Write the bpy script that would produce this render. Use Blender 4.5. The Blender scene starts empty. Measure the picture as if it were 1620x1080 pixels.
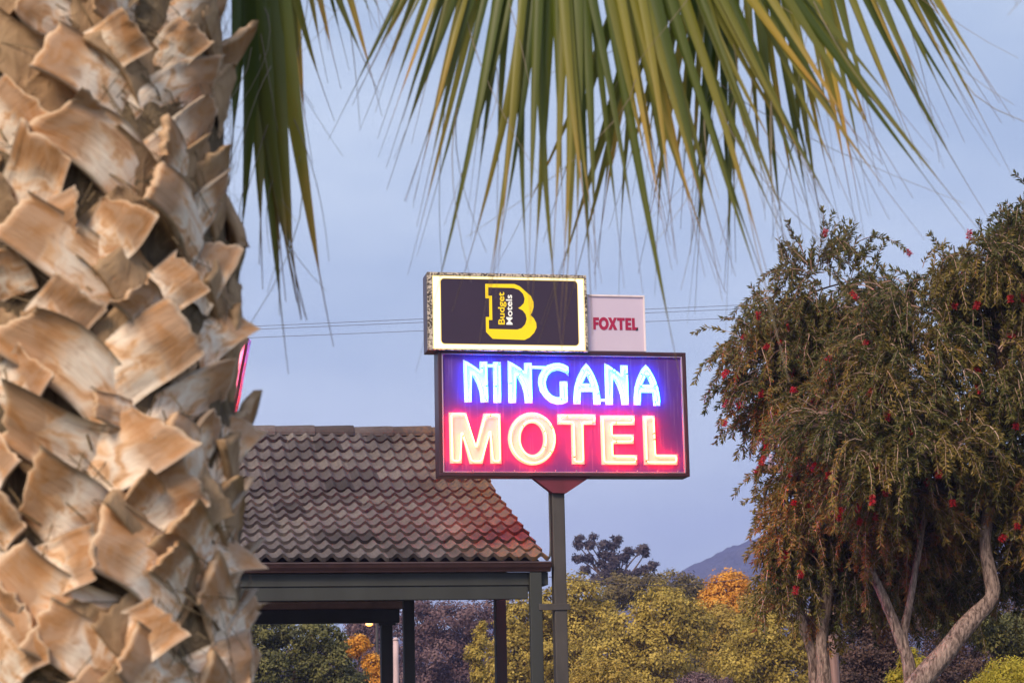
import bpy, math, random
import numpy as np
from mathutils import Vector, Matrix, noise
from mathutils.geometry import tessellate_polygon

random.seed(7)
rng = np.random.default_rng(11)
SC = bpy.context.scene
COL = SC.collection

# ------------------------------------------------------------------ camera
F = 3300.0                      # focal length in photograph pixels (1620 wide)
EYE = 1.55
HOR = 1150.0
TH = math.atan((HOR - 540) / F)
ROLL = 0.02
f0 = np.array([0, math.cos(TH), math.sin(TH)])
r0 = np.array([1.0, 0, 0])
u0 = np.array([0, -math.sin(TH), math.cos(TH)])
RT = r0 * math.cos(ROLL) - u0 * math.sin(ROLL)
UP = u0 * math.cos(ROLL) + r0 * math.sin(ROLL)
CAM = np.array([0, 0, EYE])


def ray(px, py):
    return f0 + RT * ((px - 810) / F) + UP * ((540 - py) / F)


def at(px, py, Y):
    d = ray(px, py)
    return CAM + d * (Y / d[1])


cd = bpy.data.cameras.new('camera')
cam = bpy.data.objects.new('camera', cd)
COL.objects.link(cam)
m = Matrix((( RT[0], UP[0], -f0[0], 0), (RT[1], UP[1], -f0[1], 0), (RT[2], UP[2], -f0[2], EYE), (0, 0, 0, 1)))
cam.matrix_world = m
cd.sensor_width = 36
cd.lens = 36 * F / 1620
cd.clip_end = 8000
cd.dof.use_dof = True
cd.dof.focus_distance = 20
cd.dof.aperture_fstop = 11
SC.camera = cam

# ------------------------------------------------------------------ materials


class NT:
    def __init__(s, name):
        s.m = bpy.data.materials.new(name)
        s.m.use_nodes = True
        s.t = s.m.node_tree
        s.t.nodes.clear()
        s.out = s.n('ShaderNodeOutputMaterial')

    def n(s, typ, **kw):
        x = s.t.nodes.new(typ)
        for k, v in kw.items():
            setattr(x, k, v)
        return x

    def l(s, a, b):
        s.t.links.new(a, b)

    def noise(s, scale, detail=4, vec=None, rough=.55, dist=0):
        x = s.n('ShaderNodeTexNoise')
        x.inputs['Scale'].default_value = scale
        x.inputs['Detail'].default_value = detail
        x.inputs['Roughness'].default_value = rough
        x.inputs['Distortion'].default_value = dist
        if vec is not None:
            s.l(vec, x.inputs['Vector'])
        return x

    def ramp(s, fac, stops, interp='LINEAR'):
        x = s.n('ShaderNodeValToRGB')
        e = x.color_ramp.elements
        x.color_ramp.interpolation = interp
        while len(e) < len(stops):
            e.new(.5)
        for i, (p, c) in enumerate(stops):
            e[i].position = p
            e[i].color = (*c, 1) if len(c) == 3 else c
        s.l(fac, x.inputs['Fac'])
        return x

    def mix(s, fac, a, b, mode='MIX'):
        x = s.n('ShaderNodeMix', data_type='RGBA', blend_type=mode)
        for i, v in ((0, fac), (6, a), (7, b)):
            if hasattr(v, 'is_linked'):
                s.l(v, x.inputs[i])
            else:
                x.inputs[i].default_value = v if i == 0 else (*v, 1)
        return x.outputs[2]

    def mapping(s, scale=(1, 1, 1), coord='Object'):
        tc = s.n('ShaderNodeTexCoord')
        mp = s.n('ShaderNodeMapping')
        mp.inputs['Scale'].default_value = scale
        s.l(tc.outputs[coord], mp.inputs['Vector'])
        return mp.outputs[0]

    def bsdf(s, col, rough=.6, metal=0, bump=None, bstr=.3, bdist=.01, spec=.5, emit=None, estr=0):
        b = s.n('ShaderNodeBsdfPrincipled')
        if hasattr(col, 'is_linked'):
            s.l(col, b.inputs['Base Color'])
        else:
            b.inputs['Base Color'].default_value = (*col, 1)
        b.inputs['Roughness'].default_value = rough
        b.inputs['Metallic'].default_value = metal
        b.inputs['Specular IOR Level'].default_value = spec
        if bump is not None:
            bp = s.n('ShaderNodeBump')
            bp.inputs['Strength'].default_value = bstr
            bp.inputs['Distance'].default_value = bdist
            s.l(bump, bp.inputs['Height'])
            s.l(bp.outputs[0], b.inputs['Normal'])
        if emit is not None:
            if hasattr(emit, 'is_linked'):
                s.l(emit, b.inputs['Emission Color'])
            else:
                b.inputs['Emission Color'].default_value = (*emit, 1)
            b.inputs['Emission Strength'].default_value = estr
        return b

    def done(s, sh):
        s.l(sh.outputs[0], s.out.inputs['Surface'])
        return s.m


def paint(name, c, var=.25, rough=.5, scale=6, bstr=.15):
    t = NT(name)
    v = t.mapping((1, 1, .25))
    n = t.noise(scale, 5, v)
    n2 = t.noise(scale * 9, 3, v)
    col = t.ramp(n.outputs[0], [(.3, tuple(x * (1 - var) for x in c)), (.7, tuple(min(1, x * (1 + var)) for x in c))])
    return t.done(t.bsdf(col.outputs[0], rough, bump=n2.outputs[0], bstr=bstr, bdist=.004))


def foliage(name, stops, transl=.25, rough=.5, big=1.2):
    """leaf material: uv.x = clump random, uv.y = leaf random"""
    t = NT(name)
    tc = t.n('ShaderNodeTexCoord')
    sp = t.n('ShaderNodeSeparateXYZ')
    t.l(tc.outputs['UV'], sp.inputs[0])
    a = t.n('ShaderNodeMath', operation='MULTIPLY')
    t.l(sp.outputs[0], a.inputs[0])
    a.inputs[1].default_value = .72
    b = t.n('ShaderNodeMath', operation='MULTIPLY_ADD')
    t.l(sp.outputs[1], b.inputs[0])
    b.inputs[1].default_value = .28
    t.l(a.outputs[0], b.inputs[2])
    col = t.ramp(b.outputs[0], stops)
    p = t.bsdf(col.outputs[0], rough, spec=.3)
    tr = t.n('ShaderNodeBsdfTranslucent')
    t.l(col.outputs[0], tr.inputs[0])
    mx = t.n('ShaderNodeMixShader')
    mx.inputs[0].default_value = transl
    t.l(p.outputs[0], mx.inputs[1])
    t.l(tr.outputs[0], mx.inputs[2])
    return t.done(mx)


def emitter(name, c, s, base=(.8, .8, .8)):
    t = NT(name)
    return t.done(t.bsdf(base, .3, emit=c, estr=s, spec=.2))


def bark(name, dark, light, sc=14, stretch=.22):
    t = NT(name)
    v = t.mapping((1, 1, stretch))
    n = t.noise(sc, 6, v, .65, .6)
    n2 = t.noise(sc * .3, 3, v)
    c1 = t.ramp(n.outputs[0], [(.38, dark), (.62, light)])
    c2 = t.mix(n2.outputs[0], c1.outputs[0], light, 'MULTIPLY')
    return t.done(t.bsdf(t.mix(.35, c1.outputs[0], c2), .85, bump=n.outputs[0], bstr=1, bdist=.03))


# ------------------------------------------------------------------ object helpers
ROOT = {}          # object name -> inverse matrix of its root thing


def tag(o, label=None, cat=None, group=None, kind=None):
    if label: o['label'] = label
    if cat: o['category'] = cat
    if group: o['group'] = group
    if kind: o['kind'] = kind
    return o


def thing(name, label, cat, loc, rz=0, group=None):
    o = bpy.data.objects.new(name, None)
    COL.objects.link(o)
    o.empty_display_size = .3
    o.location = tuple(loc)
    o.rotation_euler = (0, 0, rz)
    ROOT[o.name] = np.array((Matrix.Translation(Vector(loc)) @ Matrix.Rotation(rz, 4, 'Z')).inverted())
    return tag(o, label, cat, group)


def obj(name, V, Fc, mat, parent=None, smooth=False, uv=None, bevel=0):
    V = np.asarray(V, float).reshape(-1, 3)
    inv = None
    if parent is not None:
        inv = ROOT[parent.name]
        V = V @ inv[:3, :3].T + inv[:3, 3]
    me = bpy.data.meshes.new(name)
    me.from_pydata(V.tolist(), [], Fc.tolist() if isinstance(Fc, np.ndarray) else Fc)
    if uv is not None:
        l = me.uv_layers.new(name='UVMap')
        l.data.foreach_set('uv', np.asarray(uv, np.float32).ravel())
    me.materials.append(mat)
    if smooth:
        me.polygons.foreach_set('use_smooth', [True] * len(me.polygons))
    o = bpy.data.objects.new(name, me)
    COL.objects.link(o)
    if parent is not None:
        o.parent = parent
        ROOT[o.name] = inv
    if bevel:
        b = o.modifiers.new('bevel', 'BEVEL')
        b.width = bevel
        b.segments = 2
        b.limit_method = 'ANGLE'
    return o


class MB:
    def __init__(s):
        s.v = []
        s.f = []
        s.uv = []

    def add(s, V, Fc, uv=None):
        k = len(s.v)
        s.v += [tuple(map(float, p)) for p in V]
        s.f += [tuple(int(i) + k for i in f) for f in Fc]
        if uv is not None:
            s.uv += list(uv)
        return s

    def box(s, O, ex, ey, ez, a, b):
        """box between local corners a and b in the frame O, ex, ey, ez"""
        P = []
        for z in (a[2], b[2]):
            for x, y in ((a[0], a[1]), (b[0], a[1]), (b[0], b[1]), (a[0], b[1])):
                P.append(O + ex * x + ey * y + ez * z)
        return s.add(P, [(3, 2, 1, 0), (4, 5, 6, 7), (0, 1, 5, 4), (1, 2, 6, 5), (2, 3, 7, 6), (3, 0, 4, 7)])

    def build(s, name, mat, parent=None, smooth=False, bevel=0):
        return obj(name, s.v, s.f, mat, parent, smooth, s.uv or None, bevel)


def unit(v):
    v = np.asarray(v, float)
    return v / (np.linalg.norm(v) + 1e-12)


def smooth_path(P, R, k=5):
    P = np.asarray(P, float)
    R = np.asarray(R, float)
    out, ro = [], []
    n = len(P)
    for i in range(n - 1):
        p0, p1, p2, p3 = P[max(i - 1, 0)], P[i], P[i + 1], P[min(i + 2, n - 1)]
        for j in range(k):
            t = j / k
            out.append(.5 * ((2 * p1) + (-p0 + p2) * t + (2 * p0 - 5 * p1 + 4 * p2 - p3) * t * t + (-p0 + 3 * p1 - 3 * p2 + p3) * t ** 3))
            ro.append(R[i] * (1 - t) + R[i + 1] * t)
    out.append(P[-1])
    ro.append(R[-1])
    return np.array(out), np.array(ro)


def tube(P, R, sides=8, closed=False, rough=0):
    P = np.asarray(P, float)
    n = len(P)
    R = np.ones(n) * R
    if closed:
        T = np.roll(P, -1, 0) - np.roll(P, 1, 0)
    else:
        T = np.gradient(P, axis=0)
    T /= np.linalg.norm(T, axis=1)[:, None] + 1e-12
    ref = np.array([0, 0, 1.]) if abs(T[0][2]) < .9 else np.array([1., 0, 0])
    a = unit(np.cross(T[0], ref))
    V = []
    for i in range(n):
        a = unit(a - T[i] * np.dot(a, T[i]))
        b = np.cross(T[i], a)
        for k in range(sides):
            q = 2 * math.pi * k / sides
            r = R[i]
            d = a * math.cos(q) + b * math.sin(q)
            if rough:
                w = P[i] / max(R[0], .02) * .35 + d * 1.1
                r *= 1 + rough * noise.noise(Vector(w))
            V.append(P[i] + d * r)
    Fc = []
    for i in range(n if closed else n - 1):
        j = (i + 1) % n
        for k in range(sides):
            k2 = (k + 1) % sides
            Fc.append((i * sides + k, i * sides + k2, j * sides + k2, j * sides + k))
    if not closed:
        Fc.append(tuple(range(sides))[::-1])
        Fc.append(tuple((n - 1) * sides + k for k in range(sides)))
    return V, Fc


def leaf_quads(P, D, N, L, W):
    """diamond leaves; arrays"""
    D = D / (np.linalg.norm(D, axis=1)[:, None] + 1e-9)
    S = np.cross(D, N)
    S /= np.linalg.norm(S, axis=1)[:, None] + 1e-9
    L = np.asarray(L).reshape(-1, 1) * np.ones((len(P), 1))
    W = np.asarray(W).reshape(-1, 1) * np.ones((len(P), 1))
    V = np.stack([P, P + D * L * .45 + S * W * .5, P + D * L, P + D * L * .45 - S * W * .5], 1)
    Fc = np.arange(4 * len(P)).reshape(-1, 4)
    return V.reshape(-1, 3), Fc


def rand_dir(n):
    v = rng.normal(size=(n, 3))
    return v / np.linalg.norm(v, axis=1)[:, None]


# ------------------------------------------------------------------ world and sun
SUN_EL, SUN_AZ = math.radians(38), math.radians(206)       # azimuth clockwise from +Y (north)
w = bpy.data.worlds.new('World')
SC.world = w
w.use_nodes = True
nt = w.node_tree
nt.nodes.clear()
wo = nt.nodes.new('ShaderNodeOutputWorld')
bg = nt.nodes.new('ShaderNodeBackground')
sky = nt.nodes.new('ShaderNodeTexSky')
sky.sky_type = 'NISHITA'
sky.sun_disc = False
sky.sun_elevation = SUN_EL
sky.sun_rotation = SUN_AZ
sky.air_density = 1.0
sky.dust_density = 1.5
sky.ozone_density = 2.0
tc = nt.nodes.new('ShaderNodeTexCoord')
mp = nt.nodes.new('ShaderNodeMapping')
mp.inputs['Scale'].default_value = (2.2, 2.2, 6)
nt.links.new(tc.outputs['Generated'], mp.inputs[0])
nz = nt.nodes.new('ShaderNodeTexNoise')
nz.inputs['Scale'].default_value = 1.7
nz.inputs['Detail'].default_value = 5
nz.inputs['Roughness'].default_value = .5
nt.links.new(mp.outputs[0], nz.inputs['Vector'])
cr = nt.nodes.new('ShaderNodeValToRGB')                     # thin even veil of dusk cloud
cr.color_ramp.elements[0].position = .34
cr.color_ramp.elements[0].color = (3.35, 4.25, 5.55, 1)
cr.color_ramp.elements[1].position = .66
cr.color_ramp.elements[1].color = (5.5, 6.3, 7.2, 1)
nt.links.new(nz.outputs[0], cr.inputs[0])
mx = nt.nodes.new('ShaderNodeMix')
mx.data_type = 'RGBA'
mx.inputs[0].default_value = .86
nt.links.new(sky.outputs[0], mx.inputs[6])
nt.links.new(cr.outputs[0], mx.inputs[7])
nt.links.new(mx.outputs[2], bg.inputs[0])
bg.inputs[1].default_value = .078
nt.links.new(bg.outputs[0], wo.inputs[0])

sl = bpy.data.lights.new('sun', 'SUN')
sl.energy = 2.6
sl.angle = math.radians(20)
sl.color = (1, .80, .58)
so = bpy.data.objects.new('sun', sl)
COL.objects.link(so)
sd = Vector((math.sin(SUN_AZ) * math.cos(SUN_EL), math.cos(SUN_AZ) * math.cos(SUN_EL), math.sin(SUN_EL)))
so.rotation_euler = (-sd).to_track_quat('-Z', 'Y').to_euler()
so.location = (-4, -10, 12)

SC.view_settings.view_transform = 'Standard'
SC.view_settings.look = 'None'
SC.view_settings.exposure = .95
SC.view_settings.gamma = 1
SC.render.engine = 'CYCLES'
SC.cycles.use_denoising = True
SC.cycles.max_bounces = 6
SC.cycles.transparent_max_bounces = 8
SC.cycles.sample_clamp_indirect = 4
SC.cycles.volume_bounces = 0

# ------------------------------------------------------------------ ground, road, hill
t = NT('grass_ground')
v = t.mapping((1, 1, 1))
n1, n2 = t.noise(.25, 5, v), t.noise(7, 5, v)
c = t.mix(n2.outputs[0], (.03, .045, .015), (.09, .10, .035))
MAT_GROUND = t.done(t.bsdf(t.mix(n1.outputs[0], c, (.10, .085, .05)), .95, bump=n2.outputs[0], bstr=.6, bdist=.05))
t = NT('asphalt')
v = t.mapping()
n1, n2 = t.noise(.6, 4, v), t.noise(90, 3, v)
c = t.mix(n1.outputs[0], (.04, .04, .042), (.065, .063, .06))
MAT_ASPH = t.done(t.bsdf(c, .9, bump=n2.outputs[0], bstr=.5, bdist=.01))


def sheet(name, x0, y0, x1, y1, z, mat):
    o = obj(name, [(x0, y0, z), (x1, y0, z), (x1, y1, z), (x0, y1, z)], [(0, 1, 2, 3)], mat)
    o['kind'] = 'structure'
    return o


sheet('ground', -1400, -250, 1400, 1500, 0, MAT_GROUND)
sheet('driveway', -14, 6, 3.2, 34, .004, MAT_ASPH)
sheet('road', -200, 36, 200, 45, .004, MAT_ASPH)

t = NT('hill_forest')
v = t.mapping()
n1, n2 = t.noise(.02, 6, v), t.noise(.12, 5, v)
c = t.ramp(n2.outputs[0], [(.3, (.018, .02, .022)), (.7, (.10, .095, .085))])
MAT_HILL = t.done(t.bsdf(t.mix(n1.outputs[0], c.outputs[0], (.045, .045, .05)), 1, spec=0, bump=n2.outputs[0], bstr=1, bdist=8))
HY = 1250.0
sil = [(200, 1080), (500, 1040), (700, 1010), (880, 975), (1000, 945), (1080, 909), (1105, 897), (1130, 886), (1155, 874), (1180, 866), (1240, 842), (1320, 822), (1420, 815), (1540, 835), (1680, 880), (1850, 950), (2100, 1020), (2400, 1080)]
xs = np.linspace(200, 2400, 260)
ys = np.interp(xs, [p[0] for p in sil], [p[1] for p in sil])
hv, hf = [], []
rows = 26
for j in range(rows):
    q = j / (rows - 1)
    for i, (x, y) in enumerate(zip(xs, ys)):
        p = at(x, y, HY)
        q2 = min(1, q * 1.25)
        prof = math.sin(q2 * math.pi / 2) ** 1.3 if q < .8 else 1 - ((q - .8) / .2) ** 2 * .5
        z = p[2] * prof
        yy = HY - 420 + q * 420 / .8
        z += noise.noise(Vector((p[0] * .02, yy * .02, 3))) * 9 * math.sin(math.pi * min(q, .5)) * (q < .78) + noise.noise(Vector((p[0] * .22, yy * .2, 1))) * 2.2
        hv.append((p[0] * yy / HY, yy, max(z, -2)))
for j in range(rows - 1):
    for i in range(259):
        a = j * 260 + i
        hf.append((a, a + 1, a + 261, a + 260))
obj('hill', hv, hf, MAT_HILL, smooth=False)['kind'] = 'structure'

# ------------------------------------------------------------------ pole sign
A11 = math.radians(11)
EX = np.array([math.cos(A11), math.sin(A11), 0])
OUT = np.array([math.sin(A11), -math.cos(A11), 0])          # towards the camera
EZ = np.array([0, 0, 1.])
SY = 20.0
p_bl = at(695, 752.5, SY - .35)
k_s = 20.0 / F
SW, SH = 395 * k_s / math.cos(A11) * 1.006, 196 * k_s * 1.025


def sgn(px, py):
    """photograph pixel on the big sign's face -> local u, v"""
    u = (px - 691) / 395
    yb = 752 + u * 5.5
    return u * SW, (yb - py) / 196 * SH


SIGN_O = p_bl


def SP(u, v, d=0):
    return SIGN_O + EX * u + EZ * v + OUT * d


MAT_FRAME = paint('sign_frame_paint', (.04, .009, .016), .35, .4)
MAT_POLE = paint('pole_paint', (.05, .043, .041), .3, .55)
MAT_GUSSET = paint('gusset_red_spill', (.11, .012, .025), .3, .5)  # red neon spill put into the gusset's base colour
t = NT('sign_face_acrylic')
v = t.mapping((1, 1, 1))
n1 = t.noise(3, 4, v)
n2 = t.noise(40, 4, t.mapping((1.5, 1, .06)), .6)
c = t.mix(n1.outputs[0], (.082, .030, .17), (.10, .042, .21))
c = t.mix(t.ramp(n2.outputs[0], [(.55, (0, 0, 0)), (.8, (.25, .25, .25))]).outputs[0], c, (.42, .3, .5))
MAT_FACE = t.done(t.bsdf(c, .5, spec=.15))
t = NT('letter_white_paint')
n1 = t.noise(60, 4, t.mapping((1, 1, .15)), .65)
n2 = t.noise(9, 3, t.mapping())
c = t.ramp(n1.outputs[0], [(.25, (.30, .28, .27)), (.38, (.55, .54, .52))])
MAT_LETTER = t.done(t.bsdf(t.mix(n2.outputs[0], c.outputs[0], (.55, .54, .51)), .45))
MAT_BLUE = emitter('neon_blue_glass', (.012, .17, 1.0), 30)
MAT_RED = emitter('neon_red_glass', (1.0, .024, .006), 60)
MAT_BLUE2 = emitter('neon_blue_rear_dim', (.05, .20, 1.0), 9)  # tubes of the assumed rear face, dimmed to soften their spill
MAT_RED2 = emitter('neon_red_rear_dim', (1.0, .024, .006), 30)  # rear-face red tubes, weaker so the roof spill stays mild
MAT_CLIP = paint('black_glass_clip', (.01, .01, .01), .2, .4)


def poly_plate(polys, d0, d1, frame=SP):
    """polys = [outer, hole...] of local (u, v): plate between depths d0 and d1"""
    mb = MB()
    pts = [p for poly in polys for p in poly]
    tris = tessellate_polygon([[Vector((p[0], p[1], 0)) for p in poly] for poly in polys])
    n = len(pts)
    V = [frame(p[0], p[1], d1) for p in pts] + [frame(p[0], p[1], d0) for p in pts]
    Fc = [tuple(t) for t in tris] + [tuple(i + n for i in t[::-1]) for t in tris]
    k = 0
    for poly in polys:
        q = len(poly)
        for i in range(q):
            j = (i + 1) % q
            Fc.append((k + i, k + j, n + k + j, n + k + i))
        k += q
    mb.add(V, Fc)
    return mb


def inset(poly, d):
    P = np.array(poly, float)
    n = len(P)
    area = sum(P[i][0] * P[(i + 1) % n][1] - P[(i + 1) % n][0] * P[i][1] for i in range(n))
    s = 1 if area > 0 else -1
    out = []
    for i in range(n):
        e1 = unit(P[i] - P[i - 1])
        e2 = unit(P[(i + 1) % n] - P[i])
        n1 = np.array([-e1[1], e1[0]]) * s
        n2 = np.array([-e2[1], e2[0]]) * s
        b = n1 + n2
        den = max(.45, np.dot(b, b) / 2)
        out.append(P[i] + b * d / den)
    return out


def densify(P, step):
    """closed 2-D loop -> rounded, dense loop"""
    P = [np.array(p) for p in P]
    out = []
    n = len(P)
    for i in range(n):
        a, b = P[i], P[(i + 1) % n]
        L = np.linalg.norm(b - a)
        k = max(2, int(L / step))
        for j in range(k):
            out.append(a + (b - a) * (j + .5) / k)
    return np.array(out)


Z = 1620 / 220
L1 = lambda pts, ox, oy: [sgn(x / Z + ox, y / Z + oy) for x, y in pts]
R1, R2, R3, R4 = (680, 550), (880, 550), (680, 640), (880, 640)
ell = lambda cx, cy, rx, ry: [(cx + rx * math.cos(a), cy + ry * math.sin(a)) for a in np.linspace(0, 2 * math.pi, 40, endpoint=False)]
BLUE = [
    ([(375, 160), (425, 186), (470, 215), (530, 255), (565, 290), (565, 182), (655, 182), (660, 655), (568, 655), (560, 540), (530, 440), (490, 360), (468, 325), (468, 652), (383, 652)], None, R1),
    ([(718, 187), (812, 187), (808, 660), (718, 660)], None, R1),
    ([(890, 170), (940, 196), (985, 225), (1045, 262), (1080, 300), (1080, 198), (1172, 198), (1170, 665), (1080, 665), (1072, 550), (1045, 455), (1005, 375), (982, 340), (980, 663), (890, 663)], None, R1),
    ([(1600, 245), (1600, 355), (1560, 315), (1500, 290), (1455, 288), (1400, 305), (1355, 350), (1330, 420), (1335, 480), (1360, 540), (1405, 580), (1455, 597), (1492, 597), (1492, 412), (1583, 412), (1583, 655), (1520, 680), (1455, 682), (1380, 660), (1310, 600), (1260, 530), (1238, 430), (1250, 350), (1290, 275), (1350, 225), (1420, 203), (1490, 198), (1550, 215)], None, R1),
    ([(335, 198), (280, 265), (225, 370), (190, 480), (178, 590), (175, 680), (258, 682), (265, 535), (405, 535), (410, 685), (495, 687), (490, 580), (470, 460), (430, 350), (385, 265)], [(338, 340), (380, 440), (288, 438)], R2),
    ([(550, 200), (600, 227), (640, 255), (705, 300), (738, 338), (738, 225), (828, 228), (828, 690), (740, 690), (730, 580), (700, 480), (665, 405), (640, 370), (640, 688), (552, 688)], None, R2),
    ([(1042, 215), (985, 280), (935, 380), (900, 490), (888, 600), (885, 692), (970, 695), (975, 548), (1112, 550), (1118, 702), (1202, 703), (1200, 600), (1180, 480), (1140, 370), (1090, 280)], [(1045, 350), (1090, 455), (995, 452)], R2),
]
BARS = [([(655, 218), (718, 218), (718, 250), (655, 250)], R1), ([(1172, 234), (1335, 240), (1305, 270), (1172, 266)], R1), ([(492, 620), (553, 620), (553, 648), (494, 648)], R2)]
REDL = [
    ([(200, 103), (402, 105), (502, 490), (598, 117), (797, 117), (797, 692), (668, 690), (665, 325), (580, 690), (430, 690), (342, 340), (342, 683), (205, 683)], None, R3),
    (ell(1155, 410, 280, 305), ell(1155, 412, 130, 180), R3),
    ([(-20, 128), (432, 133), (430, 255), (288, 255), (288, 708), (138, 705), (138, 252), (-20, 250)], None, R4),
    ([(482, 145), (892, 148), (890, 262), (630, 262), (630, 365), (875, 368), (872, 478), (632, 478), (632, 600), (908, 605), (905, 720), (485, 715)], None, R4),
    ([(983, 150), (1128, 152), (1135, 600), (1385, 605), (1382, 725), (985, 720)], None, R4),
]

pole_top = at(884, 770, SY)
pole_base = np.array([at(884, 900, SY)[0], at(884, 900, SY)[1], 0])
sign = thing('pole_sign', 'large rectangular roadside sign on a steel post with blue and red neon words NINGANA MOTEL', 'sign', pole_base, A11)
PF = lambda x, y, z: pole_base + EX * x - OUT * y + EZ * z      # pole frame: x right, y back
mb = MB()
D = .24
mb.box(SIGN_O, EX, OUT, EZ, (0, -D, 0), (SW, -.03, SH))
mb.build('cabinet', MAT_FRAME, sign, bevel=.006)
mb = MB()                                                    # proud frame round the face
fw = .032
for a, b in (((0, 0), (SW, fw)), ((0, SH - fw), (SW, SH)), ((0, fw), (fw, SH - fw)), ((SW - fw, fw), (SW, SH - fw))):
    mb.box(SIGN_O, EX, OUT, EZ, (a[0], -.028, a[1]), (b[0], .016, b[1]))
mb.build('face_frame', MAT_FRAME, sign, bevel=.004)
mb = MB()
for x in (fw + .004, SW - fw - .018):
    mb.box(SIGN_O, EX, OUT, EZ, (x, -.02, fw + .004), (x + .012, .008, SH - fw - .004))
mb.box(SIGN_O, EX, OUT, EZ, (fw + .02, -.02, SH - fw - .014), (SW - fw - .02, .004, SH - fw - .004))
mb.box(SIGN_O, EX, OUT, EZ, (fw + .02, -.02, fw + .004), (SW - fw - .02, .004, fw + .012))
MAT_TRIM = paint('trim_paint', (.35, .26, .36), .3, .35)
mb.build('retaining_trim', MAT_TRIM, sign)
mb = MB()
mb.box(SIGN_O, EX, OUT, EZ, (fw, -.029, fw), (SW - fw, -.018, SH - fw))
mb.build('face_panel', MAT_FACE, sign)
for k in range(12):                                         # little screws along the trim
    u = .12 + k * (SW - .24) / 11
    for vv in (SH - fw - .02, fw + .016):
        MB().box(SIGN_O, EX, OUT, EZ, (u, -.01, vv), (u + .006, .009, vv + .012)).build('screw', MAT_TRIM, sign)


def SPB(u, v, d=0):
    return SIGN_O + EX * (SW - u) + EZ * v - OUT * (D + d + .02)


def letter(outer, hole, off, mat, ins, rt, SP=SP):
    polys = [L1(outer, *off)] + ([L1(hole, *off)] if hole else [])
    o = poly_plate(polys, -.0178, -.012, SP).build('letter', MAT_LETTER, sign)
    tb = MB()
    lp = densify(inset(polys[0], ins), .028)
    loops = [lp]
    if hole:
        loops.append(densify(inset(polys[1], -ins), .028))
    for q in loops:
        V, Fc = tube([SP(a, b, .022) for a, b in q], rt, 7, True)
        tb.add(V, Fc)
        for k in range(3):
            a, b = q[random.randrange(len(q))]
            cb = MB()
            V, Fc = tube([SP(a, b, -.012), SP(a, b, .021)], .0042, 6)
            cb.add(V, Fc)
            V, Fc = tube([SP(a - .001, b - .008, .022), SP(a + .001, b + .008, .022)], rt * 1.12, 7)
            cb.add(V, Fc)
            cb.build('tube_clip', MAT_CLIP, o)
    tb.build('neon_tube', mat, o, True)


for a in BLUE:
    letter(*a, MAT_BLUE, .020, .0072)
for a in REDL:
    letter(*a, MAT_RED, .021, .0072)
MB().box(SIGN_O, EX, OUT, EZ, (fw, -D - .0021, fw), (SW - fw, -D - .0005, SH - fw)).build('face_panel', MAT_FACE, sign)  # unseen rear face, added so its neon spills onto the roof
for a in BLUE:
    letter(*a, MAT_BLUE2, .020, .0072, SPB)
for a in REDL:
    letter(*a, MAT_RED2, .021, .0072, SPB)
for pts, off in BARS:
    q = L1(pts, *off)
    poly_plate([q], -.0178, -.0125).build('letter_link', MAT_LETTER, sign)
    c0 = (np.array(q[0]) + np.array(q[3])) / 2
    c1 = (np.array(q[1]) + np.array(q[2])) / 2
    V, Fc = tube([SP(*c0, .02), SP(*c1, .02)], .0072, 7)
    MB().add(V, Fc).build('neon_tube', MAT_BLUE, sign, True)
# post
zt = SIGN_O[2]
hw = .061
mb = MB()
mb.box(pole_base, EX, -OUT, EZ, (-hw, -hw, 0), (hw, hw, zt + .02))
mb.build('post', MAT_POLE, sign, bevel=.008)
g0 = [(-.26, zt - .004), (.30, zt - .004), (.066, zt - .155), (-.066, zt - .155)]
poly_plate([g0], -.03, .045, lambda x, z, d: pole_base + EX * x + EZ * z + OUT * (d + .06)).build('gusset', MAT_GUSSET, sign, bevel=.004)
mb = MB()
zb = at(884, 960, SY)[2]
mb.box(pole_base, EX, -OUT, EZ, (-.215, -.075, zb - .03), (.085, -.062, zb + .03))
mb.box(pole_base, EX, -OUT, EZ, (.0625, -.061, zb - .03), (.075, .085, zb + .03))
mb.build('strap_bracket', MAT_POLE, sign, bevel=.003)
V, Fc = tube(smooth_path([PF(-.078, -.02, zt - .02), PF(-.078, -.02, zt - .4), PF(-.078, -.02, at(870, 862, SY)[2]), PF(-.09, -.02, at(870, 880, SY)[2]), PF(-.13, -.02, at(868, 886, SY)[2])], [.011] * 5)[0], .011, 8)
MB().add(V, Fc).build('conduit', MAT_POLE, sign, True)
mb = MB()
mb.box(pole_base, EX, -OUT, EZ, (-.16, -.16, 0), (.16, .16, .025))
mb.build('base_plate', MAT_POLE, sign, bevel=.004)

# ------------------------------------------------------------------ light box on top of the sign
t = NT('peeling_frame_paint')
v = t.mapping()
n1 = t.noise(55, 6, v, .75)
n2 = t.noise(5, 3, v)
s_ = t.n('ShaderNodeMath', operation='MULTIPLY_ADD')
t.l(n2.outputs[0], s_.inputs[0]); s_.inputs[1].default_value = .25
t.l(n1.outputs[0], s_.inputs[2])
c = t.ramp(s_.outputs[0], [(.60, (.035, .025, .025)), (.645, (.55, .47, .40))])
MAT_PEEL = t.done(t.bsdf(c.outputs[0], .7, bump=s_.outputs[0], bstr=.5, bdist=.004))
MAT_OPAL = emitter('lit_opal_border', (1.0, .86, .60), .75, (.30, .28, .22))
t = NT('dark_printed_face')
n1 = t.noise(2.2, 4, t.mapping())
c = t.mix(n1.outputs[0], (.016, .009, .022), (.030, .016, .030))
MAT_DARK = t.done(t.bsdf(c, .22, spec=.4, emit=(.5, .25, .42), estr=.018))
MAT_YEL = emitter('lit_yellow_print', (1.0, .66, .012), .46, (.30, .2, .008))
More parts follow.
